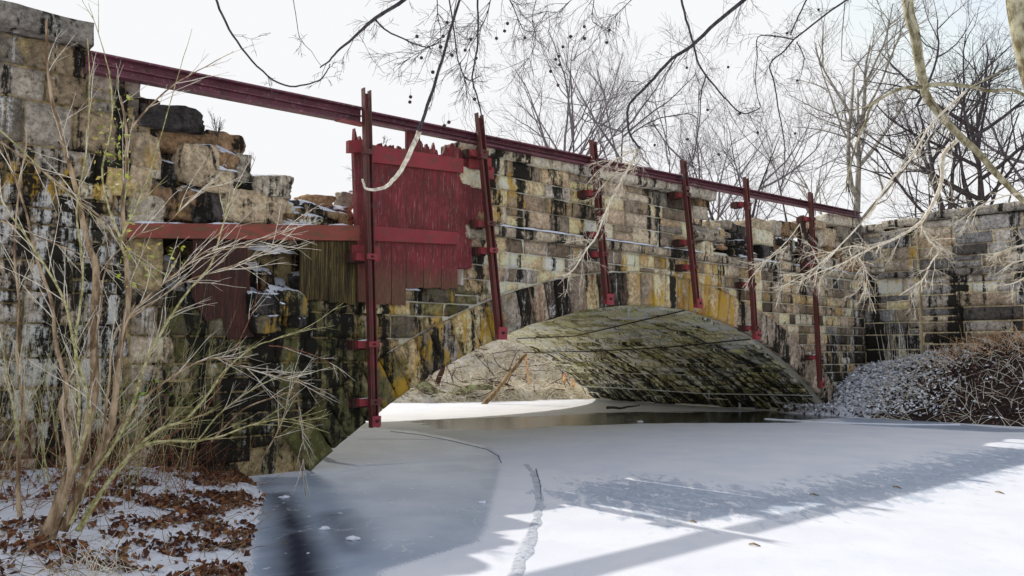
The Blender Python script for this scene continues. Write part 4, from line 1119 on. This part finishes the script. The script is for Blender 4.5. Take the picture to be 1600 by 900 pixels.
# near pale trunk in the top right corner
m = MB(); trace(m, [(1560,-400),(1588,-60),(1592,0),(1600,40),(1612,90),(1640,200),(1680,450),(1700,850)], 9, 9, .11, .20, 10)
single(m, 'sycamore_tree', M['sycamore'], 'pale mottled sycamore trunk just showing in the top right corner', 'tree', smooth=True)

# little plants growing on the wall
def sprout(px, py, v, n, L, label, mat):
    p = wp(px, py, v); m = MB()
    for k in range(n): shoot(m, p+rv(.03), Vector((rnd.uniform(-.9, .9)*UX, rnd.uniform(-.6, .6), 1)), L*rnd.uniform(.6, 1.1), .008, 2, 3, .16, Vector((0, 0, .03)), 4, .6)
    single(m, 'sapling', mat, label, 'sapling', base=p)
sprout(341, 215, -.15, 6, .42, 'little bare sprout growing from the rubble below the left beam', M['bark'])
sprout(562, 302, -.4, 3, .55, 'bare sprout leaning left behind the frame of the crimson door', M['bark'])
sprout(392, 268, -.2, 2, .3, 'tiny twig sprout on the rubble step right of the larger sprout', M['redtwig'])
sprout(600, 226, .1, 3, .18, 'tiny dead sprig on top of the crimson door', M['bark'])

# ------------------------------------------------------------------ shrubs on the left bank
def shrub(name, label, paths, Y, tws, base_px, smats, leafy=False, basemat=None):
    bx = at(base_px[0], base_px[1], Y)
    t_ = thing(name, label, 'shrub', Vector((bx.x, Y, left_z(bx.x, Y))))
    q = MB(); gq = MB()
    for (pts, r0, r1, dY, mt, nt_, L) in paths:
        m = MB(); P = trace(m, pts, Y, Y+dY, r0, r1, 7, .004, 5)
        m.build('stem', smats[mt], t_, True)
        if nt_: twigs(q if rnd.random() < .75 or mt != 1 else gq, P, int(nt_*1.2), L*1.3, .0052, 1, .0, .55, .2, 1.0, .42, 2, .12)
    if q.v: q.build('twigs', M['whitetwig'], t_)
    if gq.v: gq.build('green_twigs', M['greenstem'], t_)
    return t_
SM = [M['stem'], M['greenstem'], M['redtwig'], M['base']]
Y0 = 7.4
shrub('bare_shrub', 'large multi-stemmed bare shrub rooted in the snowy left bank', [
 ([(66,850),(88,800),(98,770),(112,735),(128,700),(140,650),(148,600),(146,520),(150,420),(141,390),(128,340),(118,290),(100,230),(84,170),(74,100),(73,30)], .060, .010, .5, 0, 12, .5),
 ([(98,830),(120,780),(135,740),(165,690),(178,640),(186,560),(200,470),(196,400),(192,320),(198,250),(196,190),(188,150)], .046, .009, .6, 0, 12, .5),
 ([(80,845),(96,790),(110,745),(106,690),(96,640),(104,600),(88,540),(80,470),(56,400),(40,330),(12,240)], .036, .006, -.4, 0, 8, .5),
 ([(110,820),(128,770),(150,735),(180,690),(205,640),(230,560),(258,510),(290,460),(328,415),(346,360),(360,310),(378,285)], .022, .005, .8, 1, 16, .45),
 ([(120,830),(150,780),(185,735),(215,700),(250,670),(290,655),(330,610),(350,580),(392,545),(430,530),(486,512)], .022, .004, 1.2, 1, 14, .4),
 ([(125,830),(165,760),(205,710),(245,690),(300,690),(350,680),(400,662),(450,655),(490,665)], .018, .004, 1.0, 1, 12, .4),
 ([(90,800),(120,720),(140,640),(120,560),(100,470),(60,400),(20,340),(-15,290)], .018, .005, -.6, 1, 12, .45),
 ([(100,800),(112,720),(124,640),(118,540),(130,430),(120,330),(135,240),(140,140),(137,60)], .016, .004, .2, 1, 10, .4),
 ([(160,690),(170,600),(180,520),(230,480),(290,440),(350,420),(400,400),(455,370)], .012, .004, 1.0, 0, 15, .5),
 ([(185,560),(200,500),(235,460),(285,420),(320,395),(380,385),(440,365),(470,352)], .011, .004, .8, 0, 16, .5),
 ([(196,400),(190,370),(215,320),(240,250),(275,130),(300,45)], .012, .002, .3, 1, 4, .35),
 ([(205,200),(240,160),(275,130),(320,105),(365,80)], .010, .002, .2, 0, 5, .35),
 ([(190,380),(160,280),(175,190),(170,110),(150,40),(138,5)], .010, .002, .2, 1, 4, .35),
 ([(130,700),(100,620),(130,560),(155,500),(165,420),(210,370),(260,350),(310,300),(360,290)], .010, .003, .6, 0, 10, .4),
 ([(150,720),(190,660),(240,610),(300,570),(340,560),(385,575),(440,590),(480,600)], .012, .003, 1.2, 0, 12, .4),
 ([(0,222),(60,262),(120,310),(170,350),(215,392)], .009, .005, .4, 0, 6, .4),
 ([(-10,340),(60,370),(130,400),(180,430)], .009, .004, .4, 0, 8, .4),
 ([(-10,195),(40,240),(90,290),(140,330),(190,380),(240,430)], .008, .004, .6, 1, 6, .4),
 ], Y0, None, (85, 845), SM)
# roots flare of the shrub
shrub('sapling_shrub', 'slim lichen covered sapling at the far left of the snowy bank', [
 ([(34,838),(30,800),(28,760),(30,700),(36,650),(32,600),(26,540),(30,470),(22,400),(30,300),(45,200)], .026, .006, .2, 0, 10, .45),
 ([(30,700),(22,640),(12,590),(4,540),(-8,480)], .014, .005, .1, 1, 6, .4)], 8.0, None, (34, 838), SM)
shrub('bent_shrub', 'thin hooked bare twigs drooping over the ice at the foot of the left wall', [
 ([(395,740),(420,700),(440,660),(455,610),(470,580)], .010, .004, .3, 0, 8, .4),
 ([(330,690),(380,640),(430,620),(462,615),(468,650),(474,700),(473,740),(478,775)], .012, .003, .3, 0, 9, .35),
 ([(300,700),(350,640),(410,600),(450,590),(480,600)], .012, .004, .3, 1, 10, .35),
 ([(420,540),(460,545),(500,560),(530,575)], .008, .003, .2, 2, 4, .3),
 ([(250,690),(320,640),(360,560),(380,520),(400,470),(402,430)], .009, .004, .3, 2, 6, .3)], 10.0, None, (360, 735), SM)
# bramble tangle along the wall foot
br = MB()
for k in range(230):
    x = rnd.uniform(-7.5, -3.9); y = rnd.uniform(7.8, 12.8)
    u = (x-AX)*UX+(y-AY)*UY; v = (x-AX)*NX+(y-AY)*NY
    if v < .25: continue
    p = Vector((x, y, left_z(x, y)))
    shoot(br, p, Vector((rnd.uniform(-1, 1), rnd.uniform(-1, 1), rnd.uniform(.5, 2.0))), rnd.uniform(.4, 1.3), rnd.uniform(.003, .006), 1, 3, .16, Vector((0, 0, -.05)), 3, .8)
single(br, 'bramble_thicket', M['redtwig'], 'low red brown bramble tangle along the foot of the left wall', 'bramble', kind='stuff')
br = MB()
for k in range(110):
    x = rnd.uniform(-7.5, -4.2); y = rnd.uniform(7.6, 11.5)
    if (x-AX)*NX+(y-AY)*NY < .3: continue
    shoot(br, Vector((x, y, left_z(x, y))), Vector((rnd.uniform(-.8, .8), rnd.uniform(-.5, .5), 2)), rnd.uniform(.8, 2.3), rnd.uniform(.004, .007), 1, 4, .10, Vector((0, 0, -.02)), 3, .6)
single(br, 'undergrowth', M['greenstem'], 'thin greenish bare shoots rising in front of the left wall', 'undergrowth', kind='stuff')
# ivy leaves on the second stem
def leaf_cloud(fn, n, size, cols, mb=None, curl=.4):
    m = mb or MB(); 
    if 'Col' not in m.c: m.c['Col'] = []
    for k in range(n):
        r_ = fn()
        if r_ is None: continue
        p, flat = r_; s_ = size*rnd.uniform(.5, 1.35)
        nrm = (Vector((0, 0, 1))*flat+rv(1)).normalized(); a = nrm.orthogonal().normalized(); b_ = nrm.cross(a)
        an = rnd.uniform(0, 6.28); a, b_ = a*math.cos(an)+b_*math.sin(an), b_*math.cos(an)-a*math.sin(an)
        c = rnd.choice(cols); kk = rnd.uniform(.6, 1.3); i0 = len(m.v); cu = s_*curl*rnd.uniform(-.4, 1)
        m.v += [p-a*s_, p+b_*s_*.55+nrm*cu, p+a*s_*.95+nrm*cu*.3, p-b_*s_*.55+nrm*cu, p+nrm*cu*-.2]
        m.f += [(i0, i0+4, i0+1), (i0+1, i0+4, i0+2), (i0+2, i0+4, i0+3), (i0+3, i0+4, i0)]
        m.c['Col'] += [tuple(x*kk for x in c)]*5
    return m
def ivy_pt():
    t_ = rnd.random(); x = 194+rnd.uniform(-16, 10)+(6 if t_ > .5 else 0); y = 150+t_*300
    if rnd.random() < .35: x = 160+rnd.uniform(-12, 30); y = rnd.uniform(170, 300)
    if rnd.random() < .2: x = rnd.uniform(200, 290); y = rnd.uniform(380, 430)
    return at(x, y, 7.9+rnd.uniform(-.2, .2)), .2
single(leaf_cloud(ivy_pt, 170, .030, [(.45, .52, .06), (.55, .58, .16), (.62, .50, .14), (.30, .36, .05)]), 'ivy_vine', M['leaf'], 'yellow green leaves clinging to the tall stem before the left pier', 'vine')
def ivy2():
    return at(rnd.uniform(190, 270), rnd.uniform(590, 690), 8.6+rnd.uniform(-.3, .3)), .3
single(leaf_cloud(ivy2, 60, .03, [(.10, .22, .03), (.35, .16, .05), (.2, .28, .05)]), 'creeper', M['leaf'], 'small creeper with green and rusty leaves low behind the shrub', 'vine')
# leaf litter
LC = [(.16, .055, .025), (.24, .09, .035), (.10, .035, .02), (.32, .16, .07), (.07, .03, .02)]
def litter():
    for _ in range(30):
        y = rnd.uniform(5.2, 13); x = xe(y)-abs(rnd.gauss(0, 1.5))-.02
        if mn.noise(Vector((x*1.5, y*1.5, 7)))+.5*mn.noise(Vector((x*5, y*5, 7))) > rnd.uniform(-.12, .38): break
    else: return None
    if (x-AX)*NX+(y-AY)*NY < .1: return None
    return Vector((x, y, left_z(x, y)+rnd.uniform(.004, .045))), .9
single(leaf_cloud(litter, 5200, .042, LC, curl=.7), 'leaf_litter', M['leaf'], 'scattered brown fallen leaves on the snowy left bank', 'leaves', kind='stuff')
tw_ = MB()
for k in range(320):
    y = rnd.uniform(5.2, 12); x = xe(y)-rnd.uniform(-.1, 3.4)
    if (x-AX)*NX+(y-AY)*NY < .1: continue
    shoot(tw_, Vector((x, y, left_z(x, y)+.02)), Vector((rnd.uniform(-1, 1), rnd.uniform(-1, 1), rnd.uniform(.05, .5))), rnd.uniform(.15, .6), .004, 1, 2, .25, Vector((0, 0, -.05)), 3)
single(tw_, 'fallen_twigs', M['base'], 'thin dead twigs strewn over the snowy left bank', 'twigs', kind='stuff')
m = MB()
for k in range(70):
    p = Vector((-3.15+rnd.gauss(0, .22), 6.35+rnd.gauss(0, .25), 0)); p.z = left_z(p.x, p.y)
    shoot(m, p, Vector((rnd.uniform(-1, 1), rnd.uniform(-1, .5), 1.2)), rnd.uniform(.2, .45), .004, 0, 0, .2, Vector((0, 0, -.22)), 3)
single(m, 'dry_grass_tuft', M['straw'], 'arching tuft of dry straw grass at the bottom left of the bank', 'grass tuft')
m = MB(); m.tube([at(60,760,8.2), at(52,700,8.2), at(25,650,8.2)], [.02, .015, .006], 6)
# right bank cover: ivy-like leaves, snow crumbs, straw
def rb(s0, s1): 
    s = rnd.uniform(s0, s1); t_ = 3.6*(rnd.random()**.8); return s, t_
def rleaf():
    s, t_ = rb(-1.9, 8.5); z = right_z(s, t_)
    if z < .0 or rnd.random() < .55*smooth(3.2, 1.5, s+.6*mn.noise(Vector((s*2, t_*2, 4)))): return None
    return V(s, t_, z+rnd.uniform(.0, .10)), .8
RC = [(.10, .045, .035), (.16, .08, .06), (.06, .035, .03), (.22, .15, .12), (.045, .04, .035)]
single(leaf_cloud(rleaf, 9000, .06, RC, curl=.6), 'ground_cover', M['leaf'], 'dark brown tangled ground cover on the right bank', 'ground cover', kind='stuff')
def rsnow():
    s, t_ = rb(-1.8, 6); 
    if rnd.random() > smooth(4.2, 1.2, s+.9*mn.noise(Vector((s*1.3, t_*1.6, 9))))*.95+.05: return None
    z = right_z(s, t_)
    if z < .05: return None
    return V(s, t_, z+rnd.uniform(.08, .15)), 1.9
single(leaf_cloud(rsnow, 9000, .06, [(.90, .91, .94), (.86, .87, .92)], curl=.9), 'snow_crumbs', M['leaf'], 'crusts of snow caught on the ground cover beside the arch foot', 'snow', kind='stuff')
def straw(n, s0, s1, t0, t1, L, mat, name, label):
    m = MB()
    for k in range(n):
        s = rnd.uniform(s0, s1); t_ = rnd.uniform(t0, t1); p = V(s, t_, right_z(s, t_)+.03)
        shoot(m, p, Vector((rnd.uniform(-1, 1), rnd.uniform(-1, 1), rnd.uniform(.2, 1.1))), L*rnd.uniform(.5, 1.2), .009, 0, 0, .16, Vector((0, 0, -.10)), 3)
    single(m, name, mat, label, 'dry grass', kind='stuff')
straw(420, 2.6, 8.5, .2, 1.6, .8, M['orange_straw'], 'rusty_grass', 'rusty orange dry grass under the wing wall at the right edge')
straw(900, 1.2, 8.5, .6, 3.6, .7, M['straw'], 'dry_grass', 'pale dry grass stalks mixed over the right bank')
m = MB()
for k in range(26):
    s = rnd.uniform(.6, 1.6); p = V(s, .5, right_z(s, .5)); shoot(m, p, Vector((rnd.uniform(-.15, .15), 0, 1)), rnd.uniform(.6, 1.7), .008, 0, 0, .05, Vector((0, 0, 0)), 3)
single(m, 'reed_stalks', M['straw'], 'upright pale reed stalks in front of the pilaster', 'reeds')
# far bank: brush, logs and sticks seen through the arch
m = MB()
for k in range(5200):
    x = rnd.uniform(-8, 5); y = fy(x)+rnd.uniform(.1, 7.5); p = Vector((x, y, far_z(x, y)))
    shoot(m, p, Vector((rnd.uniform(-1, 1), rnd.uniform(-1, .4), rnd.uniform(.1, .8))), rnd.uniform(.25, .8), .013, 0, 0, .3, Vector((0, 0, -.15)), 3)
single(m, 'dead_brush', M['straw'], 'matted pale dead grass on the far bank seen through the arch', 'dry grass', kind='stuff')
m = MB()
for k in range(170):
    x = rnd.uniform(-8, 5); y = fy(x)+rnd.uniform(.2, 5); p = Vector((x, y, far_z(x, y)+.05))
    shoot(m, p, Vector((rnd.uniform(-1, 1), rnd.uniform(-.5, .2), rnd.uniform(-.1, .5))), rnd.uniform(.5, 1.8), .022, 1, 2, .22, Vector((0, 0, -.02)), 4)
single(m, 'brushwood', M['oldwood'], 'dark fallen sticks and roots on the far bank behind the arch', 'brushwood', kind='stuff')
def stick(pts, Y, r0, r1, mat, name, label, cat_, tw=0):
    m = MB(); P = trace(m, pts, Y, Y+.3, r0, r1, 8, .02)
    if tw: twigs(m, P, tw, .6, .02, 1, 0)
    single(m, name, mat, label, cat_, smooth=True)
stick([(752,636),(775,612),(800,580),(822,553)], 31, .10, .06, M['base'], 'leaning_pole', 'bare leaning pole propped in the ice before the far bank', 'pole', 3)
stick([(646,592),(668,606),(690,618),(712,616),(735,605),(770,606)], 32.2, .24, .10, M['log'], 'fallen_log', 'lichen green fallen log at the far shore left of the leaning pole', 'log', 3)
stick([(672,625),(690,617),(705,622)], 32.0, .16, .10, M['log'], 'tree_stump', 'short greenish stump under the fallen log', 'stump')
stick([(683,600),(690,580),(695,563)], 33, .12, .09, M['oldwood'], 'tree_stump', 'dark upright stump on the far bank above the log', 'stump')
stick([(826,600),(824,580),(822,552)], 34, .05, .04, M['orange_straw'], 'wooden_stake', 'thin straight stake right of the leaning pole', 'stake')
stick([(882,597),(882,584)], 34.5, .07, .06, M['orange_straw'], 'wooden_stake', 'left of two short orange stakes near the vault foot', 'stake')
stick([(896,604),(896,595)], 34.3, .07, .06, M['orange_straw'], 'wooden_stake', 'right of two short orange stakes near the vault foot', 'stake')
stick([(948,637),(975,637),(1000,633)], 27, .05, .02, M['cable'], 'driftwood', 'dark driftwood stick on the ice edge under the vault', 'driftwood')
